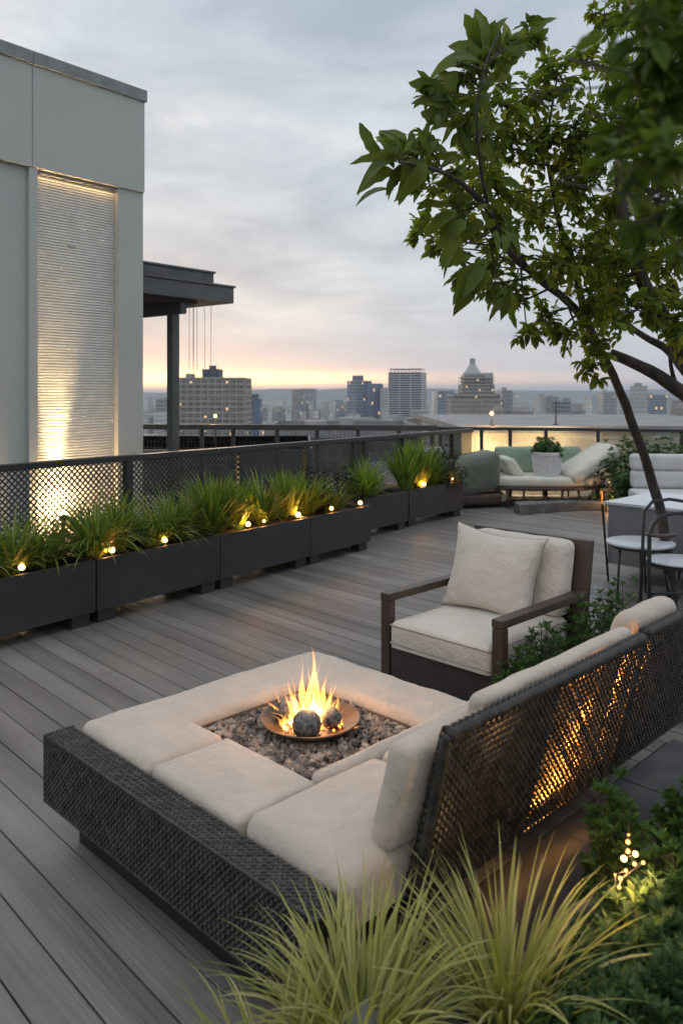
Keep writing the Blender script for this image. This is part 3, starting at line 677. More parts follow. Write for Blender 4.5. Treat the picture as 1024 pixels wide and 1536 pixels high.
while n < 225:
    y = 300*math.exp(rr.random()*1.7); x = rr.uniform(-.47, .47)*y
    k = rr.choice((0, 0, 1, 2, 3, 1))
    if meshes[k] is None:
        o = protos[k][0].build('low_building', protos[k][1], origin=(0, 0, 0)); meshes[k] = o
    else:
        o = meshes[k].copy(); C.objects.link(o)
    o.location = (x, y, -42); o.rotation_euler = (0, 0, rr.uniform(-.5, .5)+rr.choice((0, 1.57)))
    s_ = rr.uniform(.7, 1.9); o.scale = (s_, s_, rr.uniform(.7, 1.45))
    tag(o, ('low pale rendered building among the rooftops of the hazy city', 'low brick building with a hipped roof in the hazy city', 'long grey low building among the rooftops of the hazy city', 'small square pale building in the hazy city')[k], 'building', ('low pale city buildings', 'low brick city buildings', 'long grey city buildings', 'small square city buildings')[k])
    n += 1
# trees in the city
def crown_leaves(mb, c, rx, rz, n, L, rnd, squash=.7):
    P = []; D = []
    for i in range(n):
        d = Vector((rnd.gauss(0, 1), rnd.gauss(0, 1), rnd.gauss(0, 1))).normalized(); r = rnd.random()**.4
        k = 1+.35*mnoise.noise(d*2+Vector(c))
        P.append((c[0]+d.x*rx*r*k, c[1]+d.y*rx*r*k, c[2]+d.z*rz*r*k)); D.append((d+Vector((rnd.gauss(0, .6), rnd.gauss(0, .6), rnd.gauss(-.2, .6))))[:])
    n = len(P); U = [(rnd.gauss(0, .5), rnd.gauss(0, .5), 1) for _ in range(n)]
    mb.leaves(P, D, U, [L*rnd.uniform(.6, 1.3) for _ in range(n)], [L*.6*rnd.uniform(.6, 1.2) for _ in range(n)])
tr = thing('city_tree', 'dark broadleaf tree among the city rooftops', 'tree', (0, 0, 0), 'dark trees among the city rooftops')
mb = MB(); rr = random.Random(9)
for k in range(5): crown_leaves(mb, (rr.uniform(-3, 3), rr.uniform(-3, 3), rr.uniform(7, 11)), 4, 3.2, 130, 1.6, rr)
mb.build('crown', M['leaf_dark'], tr); mb = MB(); mb.tube([(0, 0, 0), (0, 0, 8)], [.5, .25], 6); mb.build('trunk', M['bark'], tr)
spots = [(500, 628, 700), (512, 629, 690), (524, 627, 720), (534, 630, 680), (545, 631, 670), (490, 632, 640), (478, 634, 600), (552, 633, 640), (467, 635, 580), (660, 632, 600), (785, 622, 760), (800, 620, 800), (850, 618, 850), (870, 620, 820), (700, 634, 560), (415, 632, 700), (600, 633, 620), (930, 622, 760)]
for i, (px, py, y) in enumerate(spots):
    o = tr if i == 0 else copy_tree(tr); o.location = (px_x(px, y), y, -42); o.rotation_euler = (0, 0, i*1.3); s_ = .8+.07*(i % 5); o.scale = (s_*1.1, s_*1.1, s_+ .25)

# ------------------------------------------------------------------ planters
def planter(f, a, b, n0, n1, label, zt=.50, zb=.10):
    t = thing('planter_box', label, 'planter', f(((a+b)/2, (n0+n1)/2, 0)), 'charcoal planter boxes')
    w_ = .03
    mb = MB(f)
    mb.box(a, b, n0, n0+w_, zb, zt); mb.box(a, b, n1-w_, n1, zb, zt); mb.box(a, a+w_, n0+w_, n1-w_, zb, zt); mb.box(b-w_, b, n0+w_, n1-w_, zb, zt); mb.box(a+w_, b-w_, n0+w_, n1-w_, zb, zb+.02)
    mb.build('box', M['planter'], t)
    for x in (a+.03, b-.19):
        for y in (n0+.03, n1-.15):
            mb = MB(f); mb.box(x, x+.16, y, y+.12, -.001, zb-.002); mb.build('foot', M['planter'], t, bevel=.004)
    mb = MB(f); nn = 14
    vs = []
    for i in range(nn+1):
        for j in range(5):
            vs.append((a+w_+(b-a-2*w_)*i/nn, n0+w_+(n1-n0-2*w_)*j/4, zt-.055+.02*mnoise.noise(Vector((i*.9+a*3, j*.8, 1)))))
    mb.add(vs, [(i*5+j, (i+1)*5+j, (i+1)*5+j+1, i*5+j+1) for i in range(nn) for j in range(4)])
    mb.build('mulch', M['soil'], t, smooth=True)
planter(PL, -1.31, -.008, 0, .58, 'charcoal planter box cut by the left edge of the photo')
planter(PL, -2.62, -1.325, 0, .58, 'charcoal planter box beyond the left edge of the photo')
planter(PL, .008, 1.312, 0, .58, 'charcoal planter box second from the left')
planter(PL, 1.322, 2.60, 0, .58, 'charcoal planter box third from the left')
planter(PL, 2.61, 3.69, 0, .58, 'charcoal planter box fourth from the left, ending the long front row')
planter(PL, 3.80, 5.12, .40, .80, 'charcoal planter box set back from the row, half hidden')
P6 = Frame((.90, 10.55), (math.sin(R(41)), math.cos(R(41))))
planter(P6, 0, 1.32, 0, .38, 'charcoal planter box standing apart nearest the daybed')

def clump(f, s_, n_, z, label, kind='arch', L=.42, cnt=230, seed=0, mat='grass_dark', wd=.008, group=None, name='ornamental_grass', r0=.05):
    rnd = random.Random(seed); c = f((s_, n_, z)); mb = MB(); L *= 1.08 if kind == 'up' else 1.2; cnt = int(cnt*.9); wd *= 2.5; r0 *= 1.3
    for i in range(cnt):
        az_ = rnd.uniform(0, 2*math.pi); k = rnd.random()
        rr_ = r0*math.sqrt(rnd.random()); p = (c.x+rr_*math.cos(az_), c.y+rr_*math.sin(az_), c.z-.02)
        if kind == 'arch': th0 = .12+.8*k; th1 = th0+rnd.uniform(1.0, 1.9)
        elif kind == 'up': th0 = .02+.5*k; th1 = th0+rnd.uniform(.05, .7)
        else: th0 = .05+.85*k; th1 = th0+rnd.uniform(.4, 1.5)
        mb.blade(p, az_+rnd.gauss(0, .3), th0, th1, L*rnd.uniform(.55, 1.1), wd*rnd.uniform(.7, 1.3), 6)
    return tag(mb.build(name, M[mat], origin=c), label, 'ornamental grass', group or 'grasses in the planters')
clump(PL, -2.2, .30, .46, 'dark arching grass clump in the planter beyond the left edge', 'arch', .48, 220, 51)
clump(PL, -1.65, .30, .46, 'green spraying grass clump in the planter beyond the left edge', 'spray', .48, 220, 52)
clump(PL, -.95, .30, .46, 'dark arching grass clump at the left edge of the first planter', 'arch', .50, 260, 1, wd=.009)
clump(PL, -.55, .26, .46, 'dark fine grass clump behind the leftmost planter light', 'spray', .48, 260, 2, wd=.008)
clump(PL, -.20, .34, .46, 'low dark grass clump at the right end of the first planter', 'arch', .40, 200, 3)
clump(PL, .16, .24, .46, 'wide arching grass clump lit gold at the left of the second planter', 'arch', .58, 360, 4, wd=.008)
clump(PL, .50, .40, .46, 'upright dark grass behind the gold-lit clump', 'spray', .50, 240, 5)
clump(PL, .80, .28, .46, 'arching green clump by the second planter light of the second planter', 'arch', .50, 280, 6)
clump(PL, 1.10, .38, .46, 'dull green clump at the right end of the second planter', 'spray', .46, 230, 7)
clump(PL, 1.48, .30, .46, 'big spiky dark green clump at the left end of the third planter', 'spray', .52, 300, 8, wd=.012)
clump(PL, 1.86, .34, .46, 'bright lime upright grass in the middle of the third planter', 'up', .50, 170, 9, 'grass_lime', .013)
clump(PL, 1.70, .46, .46, 'taller green upright grass behind the lime one in the third planter', 'up', .56, 130, 10, wd=.012)
clump(PL, 2.24, .34, .46, 'green spiky clump at the right end of the third planter', 'spray', .52, 230, 11, wd=.010)
clump(PL, 2.62, .32, .46, 'lime fan of upright blades over the joint of third and fourth planters', 'up', .52, 150, 12, 'grass_lime', .014)
clump(PL, 2.95, .36, .46, 'dark green spiky clump in the middle of the fourth planter', 'spray', .52, 230, 13, wd=.010)
clump(PL, 3.35, .28, .46, 'low airy greyish tuft at the right end of the fourth planter', 'spray', .36, 130, 14, wd=.006)
clump(PL, 4.35, .55, .46, 'pale green spraying grass in the set-back planter', 'spray', .52, 260, 15, 'grass_lime', .010)
clump(P6, .16, .18, .46, 'tall lime upright grass at the left end of the last planter', 'up', .66, 230, 16, 'grass_lime', .013)
clump(P6, .52, .20, .46, 'gold-tipped upright grass above the starry light of the last planter', 'up', .68, 230, 17, 'grass_lime', .014)
clump(P6, .78, .22, .46, 'short green grass between the two lights of the last planter', 'spray', .5, 180, 18)

def bush(c, rad, h, n_tw, lv, L, mat, name, label, seed, cat='shrub', group=None, wr=.45, ros=7, up=.5):
    rnd = random.Random(seed); c = Vector(c); t = thing(name, label, cat, c, group)
    mf = MB(); ms = MB(); P = []; D = []; U = []; LL = []; WW = []
    for i in range(n_tw):
        a = rnd.uniform(0, 2*math.pi); el_ = math.acos(rnd.uniform(0.0, 1)); 
        d = Vector((math.cos(a)*math.sin(el_), math.sin(a)*math.sin(el_), math.cos(el_)))
        k = rnd.uniform(.72, 1.05)*(1+.22*mnoise.noise(d*2.2+c*3)); tip = c+Vector((d.x*rad*k, d.y*rad*k, d.z*h*k))
        base = c+Vector((d.x*rad*.12, d.y*rad*.12, 0)); mid = (base+tip)/2+Vector((rnd.gauss(0, 1), rnd.gauss(0, 1), rnd.gauss(0, 1)))*rad*.08
        if i % 2 == 0: ms.tube([base, mid, tip], [.006*rad/.3+.002, .004, .002], 4, cap=False)
        for q in range(lv):
            f = .42+.58*q/max(1, lv-1); pos = base*(1-f)**2+mid*2*f*(1-f)+tip*f*f
            dirn = (tip-mid).normalized()
            m_ = ros if q == lv-1 else 3
            for r_ in range(m_):
                aa = r_*2*math.pi/m_+rnd.random()
                ref = Vector((0, 0, 1)) if abs(dirn.z) < .9 else Vector((1, 0, 0)); s1_ = dirn.cross(ref).normalized(); s2_ = dirn.cross(s1_)
                od = s1_*math.cos(aa)+s2_*math.sin(aa); dd = od+dirn*rnd.uniform(up*.4, up*2.2)
                P.append(pos[:]); D.append(dd[:]); U.append((dirn+Vector((rnd.gauss(0, .15),)*3))[:]); l_ = L*rnd.uniform(.6, 1.15); LL.append(l_); WW.append(l_*wr*rnd.uniform(.8, 1.2))
    mf.leaves(P, D, U, LL, WW); mf.build('foliage', M[mat], t); ms.build('stems', M['bark'], t)
    return t
bush(PL((3.25, .42, .44)), .30, .52, 110, 5, .035, 'leaf_dark', 'dark_bush', 'dark feathery bush behind the fourth planter grasses', 21)
bush(P6((1.08, .20, .44)), .34, .66, 150, 5, .035, 'leaf_dark', 'dark_bush', 'dark rounded bush filling the right end of the last planter', 22)
bush(PL((4.0, .62, .44)), .28, .44, 80, 5, .035, 'leaf_dark', 'dark_bush', 'dark bush behind the left end of the set-back planter', 23)

def planter_light(q, label, pw=5.5, r=.028, big=True):
    r *= .8; t = thing('planter_light', label, 'light', (q.x, q.y, q.z-.09), 'warm lights along the planters')
    mb = MB(); mb.tube([(q.x, q.y, q.z-.09), (q.x, q.y, q.z-r)], .006, 6); mb.lathe((q.x, q.y, q.z-r-.008), [(.0, 0), (r*.6, 0), (r*.7, .012), (0, .013)], 12); mb.build('stake', M['metal'], t, smooth=True, angle=40)
    mb = MB(); mb.lathe((q.x, q.y, q.z), [(r*math.sin(math.pi*i/10)+1e-4, -r*math.cos(math.pi*i/10)) for i in range(11)], 16); mb.build('bulb', M['bulb'], t, smooth=True)
    lamp('planter_lamp', (q.x, q.y, q.z+.01), pw*.85, (1, .34, .055), r, t)
for px, lab, pw, r in ((33, 'warm globe light nearest the left edge, in the first planter', 4, .030), (168, 'bright warm globe light in front of the gold-lit grass', 7, .032), (247, 'warm globe light in the middle of the second planter rim', 6, .030),
                (372, 'starry warm light at the left of the third planter rim', 8, .030), (396, 'small weak warm light just right of the starry light on the third planter', 3, .018), (447, 'warm globe light at the right end of the third planter', 8, .034), (497, 'small warm light on the left of the fourth planter', 4, .026), (540, 'warm globe light at the right end of the fourth planter', 5, .030)):
    planter_light(PL((s_at(px, .08), .08, .535)), lab, pw, r)
planter_light(P6((.42, .06, .535)), 'starry warm light in the middle of the last planter', 9, .036)
planter_light(P6((1.12, .06, .535)), 'warm globe light at the right end of the last planter', 5, .034)
# uplights hidden in the grasses
for f, s_, n_, pw, lb in ((PL, 1.86, .18, 5, 'under the lime grass of the third planter'), (PL, 2.62, .16, 5, 'under the lime fan at the third and fourth planters'), (P6, .45, .12, 7, 'under the gold-tipped grass of the last planter'), (PL, .16, .1, 3, 'under the gold-lit clump of the second planter')):
    q = f((s_, n_, .50)); t = thing('spike_light', 'small spike light '+lb, 'light', (q.x, q.y, q.z-.05), 'spike lights buried in the grasses')
    mb = MB(); mb.lathe((q.x, q.y, q.z-.05), [(0, 0), (.006, .0), (.016, .03), (.02, .05), (0, .051)], 10); mb.build('body', M['metal'], t)
    lamp('spike_lamp', (q.x, q.y, q.z+.03), pw*.55, (1, .46, .10), .02, t)

# ------------------------------------------------------------------ fire pit sofa
st = thing('fire_pit_sofa', 'large black wicker lounge with beige cushions built around a square fire pit', 'sofa', S((.8, .8, 0)))
def weave(mb, mapf, W, H, p=.0155, wd=.66, h=.0026, ph=0):
    # two families of diagonal strands, over and under
    st_ = p/2; d = p/math.sqrt(2)
    for fam in (0, 1):
        k0 = int(-H/(2*d))-2; k1 = int(W/(2*d))+2
        for k in range(k0-1, k1+int(H/(2*d))+2):
            a0 = k*2*d
            # strand: x = a0 + t (fam 0) or a0 - t (fam 1), y = t
            sg = 1 if fam == 0 else -1
            n = int(H/d*2); pts = []
            for i in range(n+1):
                t = min(H, i*d/2); x = a0+sg*t
                if x < 0 or x > W:
                    if len(pts) > 1: emit_strand(mb, mapf, pts, sg, p, wd)
                    pts = []; continue
                c_ = math.cos(math.pi*t/d)*(1 if fam == 0 else -1)*(1 if k % 2 == 0 else 1)
                pts.append((x, t, h*c_))
            if len(pts) > 1: emit_strand(mb, mapf, pts, sg, p, wd)
WR = random.Random(99)
def emit_strand(mb, mapf, pts, sg, p, wd):
    wd *= WR.uniform(.84, 1.12); jx, jz = WR.gauss(0, p*.06), WR.gauss(0, .0004); pts = [(x+jx, y, z+jz) for x, y, z in pts]
    hx = -sg*.7071*p*wd/2; hy = .7071*p*wd/2; vs = []; fs = []
    for (x, y, z) in pts: vs += [mapf(x+hx, y+hy, z-.0012), mapf(x, y, z+.0014), mapf(x-hx, y-hy, z-.0012)]
    for i in range(len(pts)-1):
        for j in (0, 1): a = i*3+j; fs.append((a, a+1, a+4, a+3))
    mb.add(vs, fs)
UE = 1.56
mb = MB(S); mb.box(.004, UE, .004, .122, .19, .444); mb.box(.004, 1.40, .122, 1.42, .19, .33); mb.box(1.05, 1.40, 1.42, 2.35, .27, .33); mb.build('base_panel', M['wicker_panel'], st)
mb = MB()
weave(mb, lambda x, y, z: S((x, -z, .19+y)), UE, .255)                        # front
weave(mb, lambda x, y, z: S((x, .004+y, .447+z)), UE, .118)                   # ledge top
weave(mb, lambda x, y, z: S((-z, .125-y, .19+x)) , .255, .12)
weave(mb, lambda x, y, z: S((-z, x+.125, .19+y)), 1.28, .15)
weave(mb, lambda x, y, z: S((x, 1.424+z, .19+y)), 1.0, .15)
mb.build('wicker_arm', M['wicker'], st, smooth=False)
def rim(mb, pts, r, pitch=.009):
    pts = [Vector(p) for p in pts]; out = []; rad = []
    for a, b in zip(pts, pts[1:]):
        n = max(2, int((b-a).length/(pitch/2)))
        for i in range(n): out.append(a+(b-a)*i/n); rad.append(r*(1.0 if len(out) % 2 else .76))
    out.append(pts[-1]); rad.append(r)
    mb.tube(out, rad, 8)
mb = MB()
rim(mb, [S((0, .002, .19)), S((0, .002, .447))], .006)
rim(mb, [S((0, .002, .447)), S((UE, .002, .447))], .006)
rim(mb, [S((0, .002, .447)), S((0, .124, .447))], .006)
rim(mb, [S((0, .002, .19)), S((UE, .002, .19))], .006)
mb.build('wicker_edging', M['wicker'], st, smooth=True)
mb = MB(S); mb.box(.05, 1.25, .12, 1.38, 0, .189); mb.build('plinth', M['base'], st, bevel=.004)
mb = MB(S); mb.box(1.08, 1.25, 1.39, 2.3, 0, .269); mb.build('plinth', M['base'], st, bevel=.004)

def slab_cushion(name, rects, z0, z1, r=.045, puff=.012, seed=0, mat='fabric', parent=None, f=S, lump=.006, pipe=False):
    xs = sorted({v for q in rects for v in q[:2]}); ys = sorted({v for q in rects for v in q[2:]})
    ins = lambda x, y: any(a < x < b and c < y < d for a, b, c, d in rects)
    cells = [[ins((xs[i]+xs[i+1])/2, (ys[j]+ys[j+1])/2) for j in range(len(ys)-1)] for i in range(len(xs)-1)]
    g_ = lambda i, j: 0 <= i < len(xs)-1 and 0 <= j < len(ys)-1 and cells[i][j]
    segs = []; conv = []
    for i in range(len(xs)):
        for j in range(len(ys)):
            if j < len(ys)-1 and g_(i-1, j) != g_(i, j): segs.append((xs[i], ys[j], xs[i], ys[j+1]))
            if i < len(xs)-1 and g_(i, j-1) != g_(i, j): segs.append((xs[i], ys[j], xs[i+1], ys[j]))
            q = [(sx, sy) for sx in (-1, 1) for sy in (-1, 1) if g_(i-(sx < 0), j-(sy < 0))]
            if len(q) == 1: conv.append((xs[i], ys[j], *q[0]))
    def ticks(v):
        t = set(v)
        for a in v:
            for k in range(1, 6): t.add(a+r*(1-math.cos(k*math.pi/10))); t.add(a-r*(1-math.cos(k*math.pi/10)))
        t = sorted(x for x in t if v[0] <= x <= v[-1]); out = [t[0]]
        for x in t[1:]:
            gp_ = x-out[-1]
            if gp_ < 1e-4: continue
            n = max(1, int(round(gp_/.014)))
            b0 = out[-1]
            for k in range(1, n+1): out.append(b0+gp_*k/n)
        return out
    TX, TY = ticks(xs), ticks(ys); idx = {}; vs = []; fs = []; bot = {}
    def dist(x, y):
        m_ = 9
        for (a, b, c, d) in segs:
            qx = min(max(x, a), c); qy = min(max(y, b), d); m_ = min(m_, math.hypot(x-qx, y-qy))
        return m_
    def vid(i, j):
        if (i, j) in idx: return idx[i, j]
        x, y = TX[i], TY[j]; d = dist(x, y)
        for (cx_, cy2, sx, sy) in conv:
            a = 1-(x-cx_)*sx/r; b = 1-(y-cy2)*sy/r
            if 0 <= a <= 1 and 0 <= b <= 1 and (a > 0 or b > 0):
                mm = max(a, b); hh = math.hypot(a, b); na, nb_ = a/hh*mm, b/hh*mm
                x = cx_+sx*r*(1-na); y = cy2+sy*r*(1-nb_); d = r*(1-mm); break
        z = z1-r+math.sqrt(max(0, r*r-(r-min(d, r))**2))
        z += puff*(1-math.exp(-d/.09))-puff*.2+lump*mnoise.noise(Vector((x*5+seed, y*5, seed)))*min(1, d/.04)+lump*.5*mnoise.noise(Vector((x*13+seed, y*13, seed)))*min(1, d/.04)
        z += .0028*mnoise.noise(Vector((x*26+seed, y*7, 2)))*min(1, d/.03)+.0028*mnoise.noise(Vector((x*6, y*24+seed, 4)))*min(1, d/.03)
        idx[i, j] = len(vs); vs.append((x, y, z)); return idx[i, j]
    edges = {}
    for i in range(len(TX)-1):
        for j in range(len(TY)-1):
            if ins((TX[i]+TX[i+1])/2, (TY[j]+TY[j+1])/2):
                q = (vid(i, j), vid(i+1, j), vid(i+1, j+1), vid(i, j+1)); fs.append(q)
                for a, b in zip(q, q[1:]+q[:1]): edges[(a, b)] = 1
    be = [(a, b) for (a, b) in edges if (b, a) not in edges]
    for a, b in be:
        for v in (a, b):
            if v not in bot: x, y, _ = vs[v]; bot[v] = len(vs); vs.append((x, y, z0))
        fs.append((a, bot[a], bot[b], b))
    mb = MB(f); mb.add(vs, fs)
    return mb.build(name, M[mat], parent, smooth=True)
zt = .475
slab_cushion('seat_cushion', [(.025, .345, .130, 1.43), (.345, .56, .130, .475), (.345, 1.06, 1.105, 1.43)], .33, zt, .042, .006, 1, parent=st)
slab_cushion('seat_cushion', [(.562, 1.070, .130, .475)], .33, zt-.001, .024, .006, 2, parent=st)
slab_cushion('seat_cushion', [(1.010, 1.075, .478, 1.43)], .33, zt+.012, .032, .004, 3, parent=st)
slab_cushion('seat_cushion', [(1.079, 1.535, .132, .742)], .335, zt+.02, .05, .022, 4, parent=st)
slab_cushion('seat_cushion', [(1.079, 1.535, .748, 1.43)], .335, zt+.02, .05, .022, 5, parent=st)
slab_cushion('seat_cushion', [(1.079, 1.535, 1.436, 2.10)], .335, zt+.02, .05, .022, 6, parent=st)
# pit lining
mb = MB(S)
mb.box(.347, .355, .479, 1.103, .30, .44); mb.box(.355, 1.008, .477, .485, .30, .44); mb.box(.355, 1.008, 1.095, 1.103, .30, .44); mb.box(1.0, 1.008, .485, 1.095, .30, .44); mb.box(.355, 1.0, .485, 1.095, .331, .336)
mb.build('fire_pit_lining', M['pitwall'], st)
# backrest: leaning wicker skin with lamps in the cavity behind it
LEAN = (1.71-1.56)/(.85-.29)
def backu(z): return 1.56+LEAN*(z-.29)
def back_module(v0, v1, zb, zt_, root):
    H_ = math.hypot(zt_-zb, (zt_-zb)*LEAN); W_ = v1-v0
    def mp(x, y, z):
        t = y/H_; zz_ = zb+(zt_-zb)*t
        return S((backu(zz_)+z, v0+x, zz_))
    mb = MB(); weave(mb, mp, W_, H_, .0175, .76, .0026)
    mb.build('wicker_back', M['wicker'], root)
    mb = MB()
    rim(mb, [S((backu(zt_)-.02, v0, zt_)), S((backu(zt_)-.02, v1, zt_))], .027, .030)
    rim(mb, [S((backu(zb), v0, zb)), S((backu(zt_)-.02, v0, zt_))], .02, .026)
    rim(mb, [S((backu(zb)-.005, v0, zb)), S((backu(zb)-.005, v1, zb))], .008, .012)
    rim(mb, [S((backu(zb), v1, zb)), S((backu(zt_)-.02, v1, zt_))], .016, .012)
    mb.build('wicker_rim', M['wicker'], root, smooth=True)
    mb = MB(); mb.add([S((backu(zb)-.05, v0+.004, zb)), S((backu(zb), v0+.004, zb)), S((backu(zt_)-.012, v0+.004, zt_)), S((backu(zt_)-.05, v0+.004, zt_))]+[S((backu(zb)-.05, v0+.009, zb)), S((backu(zb), v0+.009, zb)), S((backu(zt_)-.012, v0+.009, zt_)), S((backu(zt_)-.05, v0+.009, zt_))], [(0, 1, 2, 3), (7, 6, 5, 4), (0, 4, 5, 1), (1, 5, 6, 2), (2, 6, 7, 3), (3, 7, 4, 0)])
    mb.build('back_end_panel', M['wicker_panel'], root)
    mb = MB(); weave(mb, lambda x, y, z: S((backu(zb+(zt_-zb)*y/H_)-.047+x, v0+.002-z, zb+(zt_-zb)*y/H_)), .045, H_, .020, .7, .0028); mb.build('wicker_back', M['wicker'], root)
    mb = MB(); 
    a = .048
    ps = [S((backu(zb)-a, v0+.01, zb)), S((backu(zb)-a, v1-.01, zb)), S((backu(zt_)-a, v1-.01, zt_-.02)), S((backu(zt_)-a, v0+.01, zt_-.02))]
    ps2 = [p+S.u*-.01 for p in ps]
    mb.add(ps+ps2, [(0, 1, 2, 3), (7, 6, 5, 4), (0, 3, 7, 4), (1, 5, 6, 2), (3, 2, 6, 7), (0, 4, 5, 1)]); mb.build('back_panel', M['pitwall2'], root)
M['pitwall2'] = pbr('back_lining_cloth', (.42, .32, .22), (.32, .24, .16), rough=.8, nscale=12)
back_module(.38, 1.60, .29, .85, st)
back_module(1.615, 3.0, .29, .865, st)
mb = MB()
for vv in (.97, 1.40): mb.add([S((backu(z)-b, vv+c, z)) for c in (0, .01) for z, b in ((.292, .046), (.292, .004), (.83, .004), (.83, .046))], [(0, 1, 2, 3), (7, 6, 5, 4), (0, 4, 5, 1), (1, 5, 6, 2), (2, 6, 7, 3), (3, 7, 4, 0)])  # added unseen partitions, stop the lamp glow spreading along the cavity
mb.add([S((backu(z)-b, v, z)) for v in (.392, .968) for z, b in ((.292, .046), (.292, .040), (.828, .040), (.828, .046))], [(0, 1, 2, 3), (7, 6, 5, 4), (0, 4, 5, 1), (1, 5, 6, 2), (2, 6, 7, 3), (3, 7, 4, 0)])  # added dark sheet over the pale lining, stands in for shade there
mb.build('added_glow_baffle', M['wicker_panel'], st)
for (vv, zz_, pw) in [(1.02+.055*k, .33+.012*k, .35) for k in range(7)]+[(1.20+.03*k, .40+.055*k, .8) for k in range(5)]+[(1.46+.02*k, .40+.07*k, .75) for k in range(6)]+[(1.04+.09*k, .80, .16) for k in range(4)]+[(1.70+.015*k, .5+.06*k, .25) for k in range(5)]:
    lamp('back_glow_lamp', S((backu(zz_)-.024, vv, zz_)), pw*2.2, (1, .42, .08), .014, st)
def lean_cushion(v0, v1, zc, hz, uc, th, r, name='back_cushion', lean=.27, seed=0, mat='fabric'):
    mb = MB()
    hv = (v1-v0)/2; vc = (v0+v1)/2
    def xf(p): return S((uc+p.y+p.z*lean, vc+p.x, zc+p.z))
    mb.rounded(hv, th/2, hz, r, xf, puff=.10, n=14, lump=.008, seed=seed)
    mb.build(name, M[mat], st, smooth=True)
lean_cushion(.30, 1.60, .64, .175, 1.535, .105, .045, seed=1)
lean_cushion(.60, 1.605, .76, .125, 1.595, .075, .036, seed=2)
lean_cushion(1.66, 2.07, .77, .15, 1.56, .13, .06, seed=3)

# gravel, bowl, balls, flames
mb = MB(); rnd = random.Random(4)
ico = bmesh.new(); bmesh.ops.create_icosphere(ico, subdivisions=1, radius=1); iv = [v.co.copy() for v in ico.verts]; jf = [tuple(v.index for v in f.verts) for f in ico.faces]; ico.free()
for i in range(1800):
    u_, v_ = rnd.uniform(.37, .99), rnd.uniform(.50, 1.08); r_ = rnd.uniform(.009, .022)
    q = S((u_, v_, .424+rnd.random()*.014+.018*mnoise.noise(Vector((u_*5, v_*5, 0))))); Mx = Matrix.Rotation(rnd.random()*6, 3, Vector((rnd.gauss(0, 1), rnd.gauss(0, 1), rnd.gauss(0, 1))).normalized())
    sx, sy, sz = rnd.uniform(.8, 1.6), rnd.uniform(.7, 1.1), rnd.uniform(.45, .8)
    mb.add([q+Mx @ Vector((v.x*sx*rnd.uniform(.75, 1.2), v.y*sy*rnd.uniform(.75, 1.2), v.z*sz*rnd.uniform(.8, 1.15)))*r_ for v in iv], jf)
tag(mb.build('gravel', M['stone'], origin=S((.72, .78, .336))), 'pinkish grey lava gravel filling the square fire pit', 'gravel', kind='stuff')
mb = MB(S); mb.box(.356, .999, .486, 1.094, .337, .414); o = mb.build('gravel_bed', M['soil']); tag(o, 'dark bed under the loose gravel of the fire pit', 'gravel', kind='stuff')
bc = S((.675, .80, .430))
mb = MB(); mb.lathe(bc, [(0, 0), (.09, .0), (.15, .018), (.198, .048), (.204, .056), (.200, .058), (.192, .052), (.145, .028), (.09, .014), (0, .012)], 48)
tag(mb.build('fire_bowl', M['copper'], smooth=True), 'round shallow copper fire bowl set in the gravel', 'bowl')
for (dx, dy, r_, dz, lab) in ((-.095, .045, .052, .048, 'speckled ceramic ball at the back left of the fire bowl'), (-.01, -.095, .058, .046, 'larger speckled ball at the front of the fire bowl'), (.085, -.02, .042, .04, 'small dark ball right of the flames in the bowl')):
    mb = MB(); c_ = bc+Vector((dx, dy, dz+.018))
    mb.lathe(c_, [(r_*math.sin(math.pi*i/14)*(1+.03*math.sin(i*3))+1e-4, -r_*math.cos(math.pi*i/14)) for i in range(15)], 22)
    tag(mb.build('fire_ball', M['ball'], smooth=True), lab, 'ceramic ball')
mb = MB(); rnd = random.Random(8)
def tongue(mb, c_, h, r_, bx, by, ph, m=0):
    prof = []
    for i in range(15):
        t = i/14; rad = r_*(math.sin(math.pi*min(1, t*1.0)**.55)**1.1)*(1-t)**.75*1.5+.0006
        rad *= 1+.18*math.sin(t*13+ph)
        prof.append((rad, h*t))
    mb.lathe(c_, prof, 10, m, cap=True, bend=lambda z: (bx*(z/h)**1.6+.012*math.sin(z/h*7+ph)*(z/h), by*(z/h)**1.5+.010*math.cos(z/h*6+ph)*(z/h)))
fl = [(-.045, .0, .17, .016, -.055, 0), (-.02, .01, .22, .020, -.03, .0), (.005, .0, .29, .024, .005, 0), (.02, -.02, .24, .020, .012, 0), (.045, .01, .19, .018, .03, 0), (.065, .0, .15, .016, .035, 0), (.09, .01, .11, .015, .03, 0), (-.075, -.01, .11, .013, -.01, 0), (.0, -.05, .13, .015, .0, 0), (-.03, -.04, .10, .014, -.02, 0), (.03, .03, .16, .018, .0, 0), (.11, -.01, .08, .014, .02, 0), (-.10, -.04, .06, .012, 0, 0), (.075, -.03, .10, .012, .015, 0)]
fl = [(a, b, h, r_*.72, c_, d+rnd.gauss(0, .012)) for (a, b, h, r_, c_, d) in fl]
for i in range(26):
    a = rnd.gauss(0, .065); fl.append((a, rnd.gauss(0, .022), rnd.uniform(.08, .26)*math.exp(-(a/.11)**2), rnd.uniform(.005, .010), a*.9+rnd.gauss(0, .02), rnd.gauss(0, .015)))
for i, (dx, dy, h, r_, bx, by) in enumerate(fl): tongue(mb, bc+Vector((dx, dy, .02)), h*1.22, r_*1.12, bx, by, i*1.7, 0)
for i, (dx, dy, h, r_, bx, by) in enumerate(fl): tongue(mb, bc+Vector((dx, dy, .022)), h*.55, r_*.5, bx*.45, by, i*1.7, 1)
fo = mb.build('flame', [M['flame'], M['flame_core']], origin=bc, smooth=True, recalc=True)
tag(fo, 'tall orange gas flames leaping from the copper bowl', 'fire')
mb = MB()
